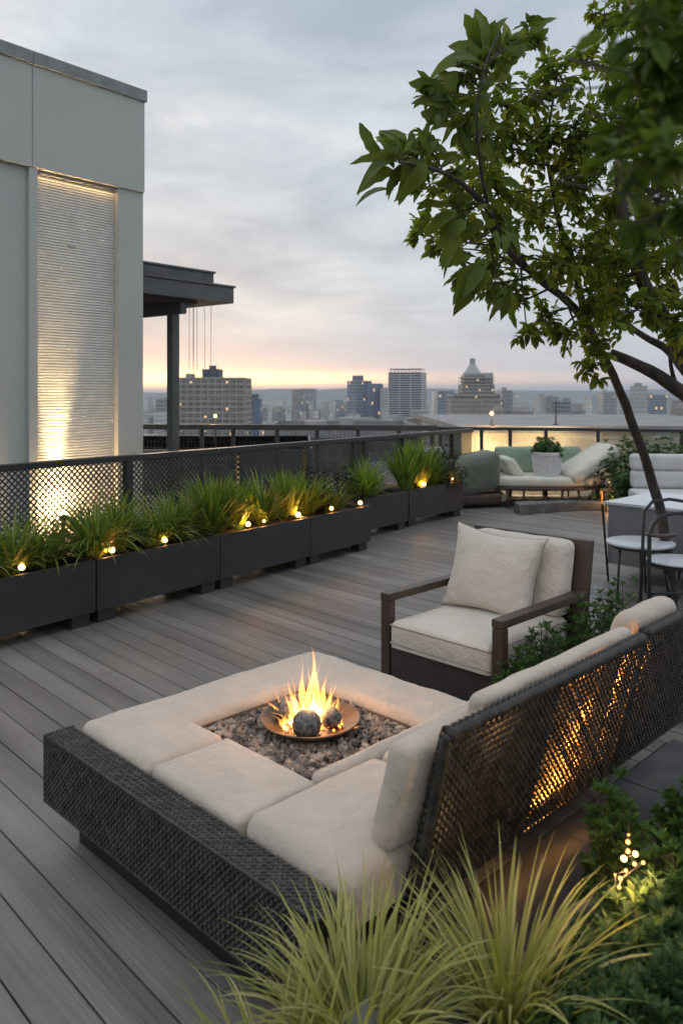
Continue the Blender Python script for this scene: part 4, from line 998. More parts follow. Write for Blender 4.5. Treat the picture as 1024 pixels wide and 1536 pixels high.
for i in range(26):
    a = rnd.uniform(0, 6.28); rr_ = rnd.uniform(.06, .15); q = bc+Vector((math.cos(a)*rr_, math.sin(a)*rr_*.8, .035)); r_ = rnd.uniform(.002, .006)
    mb.add([q+v*r_ for v in iv], jf)
tag(mb.build('embers', M['ember']), 'scattered glowing orange embers in the fire bowl', 'embers', kind='stuff')
lamp('fire_lamp', bc+Vector((0, 0, .12)), 2.6, (1, .46, .14), .05, fo)
lamp('fire_lamp', bc+Vector((.02, 0, .24)), 2.2, (1, .50, .17), .05, fo)

# ------------------------------------------------------------------ armchair
A = Frame(S((-.10, 2.08, 0))[:2], S.u[:2])          # x across (u), y towards its back (v)
W_, Dp = .84, .90
at_ = thing('armchair', 'dark brown framed outdoor armchair with cream cushions facing the fire pit', 'armchair', A((W_/2, Dp/2, 0)))
for x in (0, W_-.065):
    mb = MB(A); mb.box(x, x+.065, 0, .055, 0, .575); mb.build('leg', M['brown'], at_, bevel=.004)
    mb = MB(A); mb.box(x, x+.065, Dp-.07, Dp-.01, 0, .574); mb.build('leg', M['brown'], at_, bevel=.004)
    mb = MB(A); mb.box(x-.002, x+.067, -.002, Dp-.002, .577, .622); mb.build('armrest', M['brown'], at_, bevel=.005)
    mb = MB(A); mb.box(x+.012, x+.05, .056, Dp-.072, .13, .315); mb.build('side_panel', M['apron'], at_, bevel=.004)
mb = MB(A); mb.box(.066, W_-.066, .012, .045, .12, .32); mb.build('apron', M['apron'], at_, bevel=.006)
mb = MB(A); mb.box(.052, W_-.052, .046, Dp-.075, .27, .318); mb.build('seat_deck', M['apron'], at_)
mb = MB(A)
mb.add([(0.0, Dp-.07+.0, .30), (W_, Dp-.07, .30), (W_, Dp-.02, .30), (0, Dp-.02, .30), (0, Dp+.03, .91), (W_, Dp+.03, .91), (W_, Dp+.085, .91), (0, Dp+.085, .91)],
       [(3, 2, 1, 0), (4, 5, 6, 7), (0, 1, 5, 4), (1, 2, 6, 5), (2, 3, 7, 6), (3, 0, 4, 7)])
mb.build('backrest', M['brown'], at_, bevel=.006)
sc = slab_cushion('seat_cushion', [(.072, W_-.072, -.01, Dp-.10)], .322, .47, .035, .02, 9, 'fabric_lt', at_, A, .004)
mb = MB(A)
for zc in (.447, .345):
    c_ = [(.082, 0.0), (W_-.082, 0.0), (W_-.075, .01), (W_-.0745, Dp-.12), (W_-.09, Dp-.105), (.09, Dp-.105), (.0745, Dp-.12), (.075, .01), (.082, 0)]
    c_ = [(.071+.02*(k == 0), y, zc) if False else (x, y-.008 if y < .02 else y, zc) for k, (x, y) in enumerate(c_)]
    mb.tube(c_, .004, 6)
mb.build('piping', M['piping'], sc, smooth=True)
def acush(cx_, cy_, cz_, hx, hz, th, tilt, yaw, pinch, seed, name, parent, mat='fabric_lt', roll=0):
    """pillow: thin edges, pointed corners, wrinkles"""
    n = 26; mb = MB(); vs = []; fs = []; rnd = random.Random(seed)
    def P3(a, b, sg):
        e = max(0, (1-a**2))*max(0, (1-b**2)); t = th/2*e**.38
        px_ = a*hx*(1-pinch*(1-b*b)*abs(a)**3 + .03*abs(a*b)); pz = b*hz*(1-pinch*(1-a*a)*abs(b)**3+.03*abs(a*b))
        wv = .010*mnoise.noise(Vector((a*2.2+seed, b*2.2, sg)))+.006*mnoise.noise(Vector((a*5, b*5+seed, sg)))
        cr = .012*math.sin((abs(a)+abs(b))*16)*max(0, abs(a)+abs(b)-1.15)
        y = sg*t*(1+wv*8)+cr
        p = Vector((px_, y, pz)); p = Matrix.Rotation(roll, 3, 'Y') @ p
        p = Matrix.Rotation(tilt, 3, 'X') @ p; p = Matrix.Rotation(yaw, 3, 'Z') @ p
        return A(p+Vector((cx_, cy_, cz_)))
    tk = [math.sin(math.pi/2*(-1+2*i/n)) for i in range(n+1)]
    for sg in (-1, 1):
        base = len(vs)
        for i in range(n+1):
            for j in range(n+1): vs.append(P3(tk[i], tk[j], sg))
        for i in range(n):
            for j in range(n):
                q = (base+i*(n+1)+j, base+(i+1)*(n+1)+j, base+(i+1)*(n+1)+j+1, base+i*(n+1)+j+1); fs.append(q if sg > 0 else q[::-1])
    mb.add(vs, fs); o = mb.build(name, M[mat], parent, smooth=True)
    mb = MB(); ring = [P3(tk[i], -1, 1) for i in range(n+1)]+[P3(1, tk[i], 1) for i in range(1, n+1)]+[P3(tk[i], 1, 1) for i in range(n-1, -1, -1)]+[P3(-1, tk[i], 1) for i in range(n-1, -1, -1)]
    mb.tube(ring, .0045, 6); mb.build('piping', M['piping'], o, smooth=True)
    return o
mb = MB()
mb.rounded(.34, .075, .22, .045, lambda p: A((W_/2+p.x, Dp-.085+p.y+p.z*.17, .69+p.z)), puff=.18, n=12, lump=.010, seed=4)
mb.build('back_cushion', M['fabric_lt'], at_, smooth=True)
t = thing('throw_pillow', 'large cream scatter pillow propped in the brown armchair', 'pillow', A((.34, .55, .47)))
acush(.375, .60, .700,   .295, .255, .24, R(-17), R(7), .13, 3, 'cover', t, roll=R(4))

# ------------------------------------------------------------------ planting beds in the foreground
def bed(label, u0, u1, v0, v1, zt_, name='raised_bed'):
    t = thing(name, label, 'raised bed', S(((u0+u1)/2, (v0+v1)/2, 0)))
    e = .07
    mb = MB(S)
    mb.box(u0, u1, v0, v0+e, 0, zt_); mb.box(u0, u1, v1-e, v1, 0, zt_); mb.box(u0, u0+e, v0+e, v1-e, 0, zt_); mb.box(u1-e, u1, v0+e, v1-e, 0, zt_)
    mb.build('edging', M['slab'], t, bevel=.006)
    mb = MB(S); vs = []; n1, n2 = 26, 20
    for i in range(n1+1):
        for j in range(n2+1):
            vs.append((u0+e+(u1-u0-2*e)*i/n1, v0+e+(v1-v0-2*e)*j/n2, zt_-.05+.025*mnoise.noise(Vector((i*.7, j*.7, u0)))))
    mb.add(vs, [(i*(n2+1)+j, (i+1)*(n2+1)+j, (i+1)*(n2+1)+j+1, i*(n2+1)+j+1) for i in range(n1) for j in range(n2)]); mb.build('mulch', M['soil'], t, smooth=True)
bed('grey stone edged bed of shrubs at the bottom right corner', 1.86, 3.6, .20, 2.3, .28)
bed('grey stone edged bed under the big golden sedge at the bottom', 1.72, 3.2, -1.5, .12, .34)
def sedge(c, n, L, seed, label, mat='grass_gold', lean=None, wd=.0115, r0=.07, up=0):
    rnd = random.Random(seed); mb = MB(); c = Vector(c)
    for i in range(n):
        az_ = rnd.uniform(0, 2*math.pi); k = rnd.random()**.8; rr_ = r0*math.sqrt(rnd.random())
        th0 = .04+.62*k; th1 = th0+rnd.uniform(.5, 1.75)*(1-up)
        if rnd.random() < .12: th1 = th0+.25
        mb.blade((c.x+rr_*math.cos(az_), c.y+rr_*math.sin(az_), c.z-.03), az_+rnd.gauss(0, .35), th0, th1, L*rnd.uniform(.55, 1.1), wd*rnd.uniform(.6, 1.25), 10, fold=.22, twist=rnd.gauss(0, .5))
    return tag(mb.build('sedge_clump', M[mat], origin=c), label, 'ornamental grass', 'golden sedges in the foreground')
c1_ = S((1.93, -.06, .24)); sedge((.04, 1.83, .30), 300, .375, 31, 'big golden-green sedge clump spilling over the wicker arm at the bottom', r0=.10)
sedge((.40, 1.93, .27), 230, .43, 32, 'upright golden-green sedge clump right of the bigger one, behind the sofa back', r0=.06, up=.25)
sedge((-.14, 1.68, .24), 90, .34, 33, 'low golden sedge tuft cut by the bottom edge', r0=.08)

shr = [  # px, py of the top, depth, radius, height
 (1000, 1420, 1.95, .26, .26, 'leaf_shrub', 'bushy green shrub in the bottom right corner, farthest right'),
 (945, 1480, 1.85, .20, .20, 'leaf_shrub', 'low blue-green shrub at the bottom, right of the sedges'),
 (985, 1540, 1.70, .24, .24, 'leaf_shrub', 'low green shrub cut by the bottom right corner'),
 (900, 1560, 1.70, .15, .15, 'leaf_shrub', 'low leafy shrub at the bottom edge just right of the upright sedge'),
 (1025, 1300, 2.25, .17, .28, 'leaf_shrub2', 'bright green shrub right of the fairy lights at the edge'),
 (1075, 1210, 2.6, .20, .30, 'leaf_shrub2', 'green shrub behind the fairy lights at the right edge'),
 (925, 1215, 2.45, .10, .38, 'leaf_shrub2', 'slim upright shrub standing over the fairy lights'),
 (960, 1375, 2.15, .16, .20, 'leaf_shrub', 'small shrub just below the fairy lights')]
for i, (px, py, y, rad, h, m, lab) in enumerate(shr):
    q = at(px, py, y); q.z = max(.2, q.z-h)
    bush(q, rad, h+.02, int(230*rad/.2), 4, (.048 if m == 'leaf_shrub' else .042), m, 'leafy_shrub', lab, 60+i, group='shrubs in the corner bed', wr=.40, ros=8, up=1.0)
for i, (u_, v_, lb) in enumerate(((2.55, .75, 'rounded shrub in the corner bed beyond the right edge, nearest'), (2.5, 1.65, 'rounded shrub in the corner bed beyond the right edge, by its far end'), (3.15, 1.2, 'rounded shrub at the outer side of the corner bed'), (3.1, .55, 'rounded shrub at the outer near corner of the corner bed'))):
    bush(S((u_, v_, .24)), .26, .32, 170, 4, .045, 'leaf_shrub', 'leafy_shrub', lb, 120+i, group='shrubs in the corner bed', wr=.4, ros=8, up=1.0)
# fairy lights
fr_ = thing('fairy_lights', 'cluster of tiny warm fairy lights among the corner shrubs', 'string lights', at(940, 1300, 2.2))
pts = [(942, 1252, .004), (941, 1263, .008), (935, 1288, .011), (952, 1281, .010), (941, 1277, .008), (951, 1296, .007), (964, 1294, .006), (930, 1318, .008), (928, 1331, .006), (938, 1306, .006), (922, 1312, .004)]
wp = [at(a, b, 2.14+.02*math.sin(i*2)) for i, (a, b, r_) in enumerate(pts)]
mb = MB(); mb.tube([wp[0]+Vector((0, 0, .02))]+wp+[wp[-1]-Vector((0, 0, .08))], .0012, 5); mb.build('wire', M['metal'], fr_)
for q, (_, _, r_) in zip(wp, pts):
    r_ *= .72
    mb = MB(); mb.lathe(q, [(r_*math.sin(math.pi*i/8)+1e-4, -r_*math.cos(math.pi*i/8)) for i in range(9)], 12); mb.build('bulb', M['bulb'] if r_ > .007 else M['bulb_dim'], fr_, smooth=True)
lamp('fairy_lamp', wp[2]+Vector((.02, -.03, 0)), 2.6, (1, .55, .2), .02, fr_); lamp('fairy_lamp', wp[7]+Vector((0, -.02, 0)), 1.2, (1, .5, .2), .015, fr_)

# planting behind the sofa back, beside the armchair
for i, (px, py, y, rad, h, m, lab) in enumerate([
 (925, 872, 4.75, .26, .36, 'leaf_shrub', 'loose green shrub between the armchair and the metal chair'),
 (875, 905, 4.45, .22, .34, 'leaf_shrub2', 'broad-leaved green plant right behind the armchair arm'),
 (815, 945, 4.15, .22, .36, 'leaf_shrub', 'ferny green plant between the armchair leg and the sofa back'),
 (785, 985, 3.98, .16, .30, 'leaf_shrub2', 'low fern at the foot of the armchair front leg')]):
    q = at(px, py, y); z = q.z-h; q.z = 0.0
    bush((q.x, q.y, .002), rad, q.z+h+z, 150, 5, .045, m, 'leafy_shrub', lab, 80+i, group='plants behind the sofa', wr=.35, ros=6, up=.8)

# ------------------------------------------------------------------ daybed and far seating
D0 = Vector((px_x(735, 12.2), 12.2, 0)); DF = Frame(D0[:2], (1, .02)); DW = 2.0
dt = thing('daybed', 'oat and sage daybed with a sloping right arm and slender legs by the glass railing', 'daybed', DF((1, .5, 0)))
mb = MB()
def oval(f, cx_, cy_, rx, ry, z0, z1, n=40, p=2.6):
    ring = [];
    for i in range(n):
        t = 2*math.pi*i/n; c_, s_ = math.cos(t), math.sin(t)
        ring.append((cx_+rx*math.copysign(abs(c_)**(2/p), c_), cy_+ry*math.copysign(abs(s_)**(2/p), s_)))
    return ring
ring = oval(DF, .88, .55, 1.08, .55, 0, 0, p=2.2)
def puck(mb, ring, z0, z1, r=.04, m=0):
    cx_ = sum(p[0] for p in ring)/len(ring); cy_ = sum(p[1] for p in ring)/len(ring); lev = []
    for k in range(5):
        a = k*math.pi/8; lev.append((r*(1-math.sin(a)), z0+r*(1-math.cos(a))))
    lev = [(r*(1-math.sin(k*math.pi/8)), z0+r*(1-math.cos(k*math.pi/8))) for k in range(5)]+[(r*(1-math.cos(k*math.pi/8)), z1-r+r*math.sin(k*math.pi/8)) for k in range(5)]
    n = len(ring); vs = []
    for ins_, z in lev:
        for (x, y) in ring:
            dx, dy = x-cx_, y-cy_; L = math.hypot(dx, dy); vs.append((cx_+dx*(L-ins_)/L, cy_+dy*(L-ins_)/L, z))
    k = len(lev); fs = [(i*n+j, i*n+(j+1) % n, (i+1)*n+(j+1) % n, (i+1)*n+j) for i in range(k-1) for j in range(n)]+[tuple(range(n-1, -1, -1)), tuple((k-1)*n+j for j in range(n))]
    mb.add(vs, fs, m)
mb = MB(DF); puck(mb, ring, .33, .475, .055); mb.build('mattress', M['oat'], dt, smooth=True)
mb = MB(DF); puck(mb, ring, .27, .328, .02); mb.build('frame', M['brown'], dt, smooth=True, angle=40)
for i, x in enumerate((.28, .55, .85, 1.15, 1.4, 1.62)):
    mb = MB(DF); mb.tube([(x, .12, .27), (x+.02*(-1)**i, .10, 0)], [.018, .014], 8); mb.build('leg', M['brown'], dt, smooth=True)
mb = MB(DF); mb.tube([(.28, .12, .17), (1.62, .12, .17)], .008, 6); mb.build('stretcher', M['brown'], dt, smooth=True)
for x in (.35, 1.5):
    mb = MB(DF); mb.tube([(x, .95, .27), (x, .97, 0)], [.018, .014], 8); mb.build('leg', M['brown'], dt, smooth=True)
# back and arms
mb = MB(); mb.rounded(.72, .09, .22, .06, lambda p: DF((1.0+p.x, .98+p.y+p.z*.15, .67+p.z)), puff=.1, n=10, lump=.01); mb.build('back_cushion', M['sage'], dt, smooth=True)
mb = MB(); mb.rounded(.30, .10, .42, .07, lambda p: DF((1.66+p.z*.95-p.y*.53, .50+p.x*1.7, .67+p.z*.56+p.y*.85)), puff=.12, n=8, lump=.01); mb.build('arm_cushion', M['oat'], dt, smooth=True)
mb = MB(); mb.rounded(.30, .10, .16, .07, lambda p: DF((.44-p.z*.6+p.y, .62+p.x*1.0, .60+p.z)), puff=.2, n=8, lump=.01); mb.build('arm_cushion', M['oat'], dt, smooth=True)
# basket with a plant standing on the daybed
bq = DF((.99, .42, .478)); bt_ = thing('basket_planter', 'tapered white woven basket pot with a small leafy plant standing on the daybed', 'potted plant', bq)
mb = MB(); k = 0
NB = 20
for i in range(NB):
    z = .37*i/NB; r_ = .19+.06*z/.37
    mb.lathe((bq.x, bq.y, bq.z+z), [(r_-.008, 0), (r_+.004, .005), (r_+.004, .013), (r_-.008, .0185)], 40)
for i in range(40):
    a = i*2*math.pi/40; mb.tube([(bq.x+.192*math.cos(a), bq.y+.192*math.sin(a), bq.z), (bq.x+.255*math.cos(a), bq.y+.255*math.sin(a), bq.z+.37)], .004, 5)
mb.build('basket', M['basket'], bt_, smooth=True, angle=50)
mb = MB(); mb.lathe((bq.x, bq.y, bq.z), [(0, .005), (.18, .005), (.24, .33), (0, .335)], 24); mb.build('soil', M['soil'], bt_)
fo_ = bush(bq+Vector((0, 0, .34)), .22, .27, 60, 4, .075, 'leaf_shrub', 'pot_plant', 'x', 44)
for ch in list(fo_.children): ch.parent = bt_; ch.location = fo_.location-bt_.location
bpy.data.objects.remove(fo_)
# low curved stone bench in front
mb = MB(); vs = []; n = 24
for i in range(n+1):
    t = i/n; x = .30+1.45*t; yb = -.62+.45*math.sin(t*math.pi*.5); wd = .34-.12*t; z1_ = .15-.02*t
    if t < .22: wd = .36
    vs += [DF((x, yb, .0)), DF((x, yb, z1_)), DF((x, yb+wd, z1_)), DF((x, yb+wd, 0))]
mb.add(vs, [(i*4+j, i*4+(j+1) % 4, (i+1)*4+(j+1) % 4, (i+1)*4+j) for i in range(n) for j in range(4)]+[(3, 2, 1, 0), tuple(n*4+j for j in range(4))])
tag(mb.build('low_bench', M['slab'], bevel=.01, recalc=True), 'low curved dark stone bench on the deck in front of the daybed', 'bench')
# plinth step under the daybed
mb = MB(); mb.prism([DF((a, b, 0))[:2] for a, b in ((-.70, .30), (-.3, .22), (.3, .32), (2.0, .34), (2.0, .60), (-.70, .60))], .001, .10)
tag(mb.build('low_plinth', M['brown'], bevel=.01), 'low dark brown plinth on the deck under the daybed', 'plinth')
# chaise on the left
cl_ = Frame((px_x(678, 11.9), 11.9), (1, .28))
tq = thing('chaise_lounge', 'olive grey rounded lounge chair with a pale cushion left of the daybed', 'lounge chair', cl_((.45, .5, 0)))
mb = MB(); mb.rounded(.52, .30, .30, .14, lambda p: cl_((.40+p.x, .45+p.y, .50+p.z+.10*(p.x/.5)**1)), puff=.1, n=8, lump=.012); mb.build('back', M['olive'], tq, smooth=True)
mb = MB(); mb.rounded(.24, .30, .10, .08, lambda p: cl_((.10+p.x, .95+p.y, .80+p.z)), puff=.1, n=6, lump=.01); mb.build('cushion', M['white'], tq, smooth=True)
mb = MB(); mb.rounded(.50, .34, .09, .05, lambda p: cl_((.42+p.x, .52+p.y, .14+p.z)), n=6); mb.build('base', M['brown'], tq, smooth=True)
mb = MB(); mb.rounded(.34, .22, .07, .05, lambda p: DF((-.02+p.x, .50+p.y, .13+p.z)), n=8, puff=.05, lump=.02)
tag(mb.build('floor_cushion', M['basket'], smooth=True), 'pale textured floor cushion lying between the lounge chair and the daybed', 'cushion')
# timber lantern stool
lq = at(915, 752, 12.0); lq.z = 0; lt_ = thing('timber_lantern', 'small glowing timber lantern right of the daybed', 'lantern', lq)
mb = MB(); 
for a, b in ((-.1, -.1), (.1, -.1), (.1, .1), (-.1, .1)): mb.box(lq.x+a-.012, lq.x+a+.012, lq.y+b-.012, lq.y+b+.012, 0, .30)
mb.box(lq.x-.12, lq.x+.12, lq.y-.12, lq.y+.12, .301, .33); mb.build('frame', M['wood'], lt_, bevel=.003)
mb = MB(); mb.lathe((lq.x, lq.y, .02), [(.0, 0), (.04, 0), (.04, .12), (0, .121)], 14); mb.build('candle', emit('candle_glow', (1, .45, .13), 4), lt_)
lamp('candle_lamp', (lq.x, lq.y-.02, .2), 5, (1, .5, .18), .03, lt_)
# shrub on the right by the railing
for i, (px, py, y, rad, h, lab) in enumerate(((950, 650, 12.2, .62, .95, 'loose shrub spreading in front of the glass railing at the right'), (1010, 655, 11.9, .6, .95, 'dark shrub at the right edge behind the white sofa'), (950, 700, 11.6, .30, .5, 'low shrub filling the gap right of the daybed'))):
    q = at(px, py, y); bush((q.x, q.y, .1), rad, q.z-.1, 170, 5, .075, 'leaf_shrub', 'railing_shrub', lab, 90+i, group='shrubs by the glass railing', wr=.5)
    mb = MB(); mb.lathe((q.x, q.y, 0), [(0, 0), (.2, 0), (.24, .2), (.22, .2), (0, .18)], 20); tag(mb.build('plant_pot', M['planter'], smooth=True, angle=40), ('round charcoal pot under the loose shrub by the glass railing', 'round charcoal pot under the dark shrub behind the white sofa', 'round charcoal pot under the low shrub right of the daybed')[i], 'pot')
# white sofa on the right
wf = Frame((px_x(958, 10.4), 10.4), (1, -.12))
wt = thing('white_sofa', 'white outdoor sofa with two stacked back rolls at the right edge', 'sofa', wf((.9, .3, 0)))
for zc, hz in ((.83, .115), (.60, .125)):
    mb = MB(); mb.rounded(.95, .08, hz, .06, lambda p: wf((.97+p.x, .55+p.y+(zc+p.z-.5)*.15, zc+p.z)), puff=.1, n=10, lump=.006); mb.build('back_cushion', M['white'], wt, smooth=True)
mb = MB(); mb.rounded(1.0, .32, .07, .05, lambda p: wf((.97+p.x, .20+p.y, .41+p.z)), puff=0, n=10, lump=.006); mb.build('seat_cushion', M['white'], wt, smooth=True)
for x in (.08, 1.8):
    for y in (-.06, .5): 
        mb = MB(wf); mb.tube([(x, y, 0), (x, y, .34)], .02, 8); mb.build('leg', M['concrete'], wt, smooth=True)
# big table on the right
TF = Frame(on(905, 752, .75)[:2], S.u[:2])
tt_ = thing('dining_table', 'large block-shaped table with white top and grey sides at the right edge', 'table', TF((.9, .5, 0)))
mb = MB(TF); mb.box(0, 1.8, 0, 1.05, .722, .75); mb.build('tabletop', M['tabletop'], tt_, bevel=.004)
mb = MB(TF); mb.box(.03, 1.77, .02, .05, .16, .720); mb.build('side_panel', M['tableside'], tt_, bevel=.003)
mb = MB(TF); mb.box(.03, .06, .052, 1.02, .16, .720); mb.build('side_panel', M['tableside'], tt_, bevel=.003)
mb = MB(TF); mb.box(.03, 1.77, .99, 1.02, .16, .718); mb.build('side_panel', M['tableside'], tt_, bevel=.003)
for x, y in ((.0, 0), (1.75, 0), (0, 1.0), (1.75, 1.0)):
    mb = MB(TF); mb.box(x-.0, x+.028, y-.0, y+.018, 0, .721) if x else mb.tube([(-.01, -.01, .72), (.05, -.01, 0)], .011, 8); mb.build('leg', M['metal'], tt_)
# round side table
q = at(960, 813, 6.9); rq = thing('round_side_table', 'small round white-topped side table with thin black legs', 'side table', (q.x, q.y, 0))
mb = MB(); mb.lathe((q.x, q.y, .475), [(0, 0), (.27, 0), (.285, .008), (.285, .022), (.275, .028), (0, .028)], 40); mb.build('tabletop', M['tabletop'], rq, smooth=True, angle=40)
mb = MB(); mb.lathe((q.x, q.y, .452), [(0, 0), (.255, 0), (.255, .022), (0, .022)], 40); mb.build('rim', M['metal'], rq, smooth=True, angle=40)
for a in (200, 250, 320, 60):
    c_, s_ = math.cos(R(a)), math.sin(R(a)); mb = MB(); mb.tube([(q.x+.22*c_, q.y+.22*s_, .452), (q.x+.25*c_, q.y+.25*s_, 0)], [.012, .010], 8); mb.build('leg', M['metal'], rq, smooth=True)
# metal armchair
cf = Frame((px_x(973, 6.2), 6.2), (1, -.15))
mt = thing('metal_armchair', 'black tubular metal armchair with a round seat cut by the right edge', 'chair', cf((.3, .25, 0)))
mb = MB(cf); mb.tube([(0, 0, 0), (0, 0, .40), (.0, 0, .66), (.03, .02, .76), (.09, .04, .82), (.18, .06, .845), (.30, .08, .85), (.42, .09, .85), (.53, .08, .80), (.56, .05, .70), (.56, 0, .4), (.56, 0, 0)], .016, 10); mb.build('arm_frame', M['metal'], mt, smooth=True)
mb = MB(cf); mb.tube([(.02, .42, 0), (.04, .42, .45), (.06, .46, .8), (.14, .50, .88), (.28, .51, .9), (.42, .50, .88), (.5, .46, .8), (.52, .42, .45), (.54, .42, 0)], .014, 10); mb.build('back_frame', M['metal'], mt, smooth=True)
mb = MB(cf); vs = []
mb.rounded(.11, .035, .012, .011, lambda p: (.08+p.x, .0+p.y-.02, .685+p.z-.03*math.cos(p.x*14)*.5+.01), n=6); mb.build('armrest', M['brown'], mt, smooth=True)
mb = MB(cf); mb.lathe((.28, .22, .43), [(0, 0), (.23, 0), (.25, .01), (.25, .02), (0, .035)], 32); mb.build('seat', M['tabletop'], mt, smooth=True, angle=40)
mb = MB(cf); mb.lathe((.28, .22, .405), [(0, 0), (.24, 0), (.255, .01), (.255, .024), (0, .024)], 32); mb.build('seat_ring', M['metal'], mt, smooth=True, angle=40)
mb = MB(cf); mb.tube([(0, 0, .22), (.08, -.03, .24), (.28, -.05, .245), (.48, -.03, .24), (.56, 0, .22)], .010, 8); mb.build('stretcher', M['metal'], mt, smooth=True)
for a, b in ((.14, .22), (.24, .20), (.40, .36)):
    mb = MB(cf); mb.tube([(a, .05, .405), (b-.02, -.01, 0)], .010, 8); mb.build('leg', M['metal'], mt, smooth=True)
# cream pouf at the right edge behind the sofa
mb = MB(); q = S((1.1, 3.2, 0)); mb.rounded(.3, .3, .2, .08, lambda p: q+Vector((p.x+.15, p.y, .2+p.z)), n=6, lump=.01)
tag(mb.build('pouf', M['fabric_lt'], smooth=True), 'cream pouf cut by the right edge beyond the wicker sofa back', 'pouf')

# ------------------------------------------------------------------ trees
def smooth_path(p, k=5):
    out = []
    for i in range(len(p)-1):
        a, b, c_, d = p[max(0, i-1)], p[i], p[i+1], p[min(len(p)-1, i+2)]
        for j in range(k):
            t = j/k; out.append(.5*((2*b)+(c_-a)*t+(2*a-5*b+4*c_-d)*t*t+(3*b-a-3*c_+d)*t**3))
    out.append(p[-1]); return out
def limb(mb, pts, r0, r1, n=9):
    p = smooth_path([Vector(q) for q in pts]); k = len(p)
    rad = [(r0+(r1-r0)*(i/(k-1))**.8)*(1+.07*mnoise.noise(Vector((i*.9, r0*50, 0)))) for i in range(k)]
    p = [q+Vector((mnoise.noise(q*3), mnoise.noise(q*3+Vector((9, 0, 0))), 0))*r0*.35 for q in p]
    mb.tube(p, rad, n)
    return p
def crown(blobs, parent, mat, seed, L=.05, dens=1.0, limbs=None, tw=13, lpt=15, wr=.62, cr=.010):
    rnd = random.Random(seed); mf = MB(); ms = MB(); P = []; D = []; U = []; LL = []; WW = []
    lp = [q for l in (limbs or []) for q in l]
    for (c_, rad) in blobs:
        c_ = Vector(c_)
        if lp:
            near = min(lp, key=lambda q: (q-c_).length)
            if True:
                mid = (near+c_)/2+Vector((rnd.gauss(0, .06), rnd.gauss(0, .06), rnd.gauss(.03, .05)))
                ms.tube(smooth_path([near, mid, c_], 4), [cr*(1-.65*i/8) for i in range(9)], 5, cap=False)
        n_ = int(tw*dens*(rad/.28)**2)+3
        for i in range(n_):
            d = Vector((rnd.gauss(0, 1), rnd.gauss(0, 1), rnd.gauss(0, .9))).normalized()
            tip = c_+d*rad*rnd.uniform(.65, 1.25); mid = c_+(tip-c_)*.5+Vector((rnd.gauss(0, 1), rnd.gauss(0, 1), rnd.gauss(.5, 1)))*rad*.12; tip.z -= rad*.15*rnd.random()
            ms.tube([c_, mid, tip], [cr*.4, cr*.3, cr*.15], 4, cap=False)
            for q in range(lpt):
                f = .2+.8*(q+rnd.random())/lpt; pos = c_*(1-f)**2+mid*2*f*(1-f)+tip*f*f
                pos += Vector((rnd.gauss(0, 1), rnd.gauss(0, 1), rnd.gauss(0, 1)))*rad*.07
                dd = (tip-c_).normalized()*.6+Vector((rnd.gauss(0, .8), rnd.gauss(0, .8), rnd.gauss(-.35, .6)))
                P.append(pos[:]); D.append(dd[:]); U.append((rnd.gauss(0, .45), rnd.gauss(0, .45), 1)); l_ = L*rnd.uniform(.6, 1.25); LL.append(l_); WW.append(l_*wr*rnd.uniform(.8, 1.15))
    mf.leaves(P, D, U, LL, WW, fold=.18); mf.build('crown', M[mat], parent); ms.build('branches', M['bark'], parent, smooth=True)
rnd = random.Random(12)
T1 = thing('slender_tree', 'slender tree with a curving trunk rising beside the metal armchair', 'tree', on(1008, 897))
mb = MB(); l1 = []
l1.append(limb(mb, [on(1008, 897)-Vector((0, 0, .03)), at(1000, 830, 6.95), at(989, 770, 6.9), at(972, 705, 6.8), at(955, 655, 6.7), at(935, 600, 6.55), at(905, 535, 6.35), at(880, 485, 6.15), at(850, 450, 5.9), at(810, 420, 5.6), at(775, 390, 5.3), at(750, 362, 5.1)], .050, .024))
l1.append(limb(mb, [at(750, 362, 5.1), at(735, 320, 4.9), at(705, 285, 4.7), at(670, 262, 4.5), at(630, 248, 4.3), at(598, 243, 4.15)], .026, .008, 7))
l1.append(limb(mb, [at(880, 485, 6.15), at(860, 400, 6.0), at(835, 320, 5.9), at(820, 230, 5.8), at(830, 140, 5.7)], .034, .008, 7))
l1.append(limb(mb, [at(740, 345, 5.0), at(720, 250, 4.6), at(715, 170, 4.4), at(728, 95, 4.3)], .013, .004, 6))
mb.build('trunk', M['bark'], T1, smooth=True)
bl1 = [(690, 275, 50), (700, 350, 46), (662, 372, 26), (745, 205, 55), (745, 290, 55), (792, 145, 45), (800, 230, 60), (800, 320, 60), (740, 400, 42), (708, 415, 26), (768, 432, 32), (770, 455, 22), (860, 190, 60), (860, 290, 62), (858, 375, 55), (815, 480, 34), (790, 498, 22), (845, 500, 30), (830, 400, 40), (885, 440, 50), (885, 515, 34), (888, 556, 24), (730, 150, 34), (680, 320, 34), (835, 120, 40), (640, 330, 18), (622, 350, 16), (760, 350, 40), (905, 470, 45)]
crown([(at(a, b, 5.6+rnd.uniform(-.5, .7)), r_*5.6/F) for a, b, r_ in bl1], T1, 'leaf_tree', 41, .078, 1.35, l1, wr=.55)
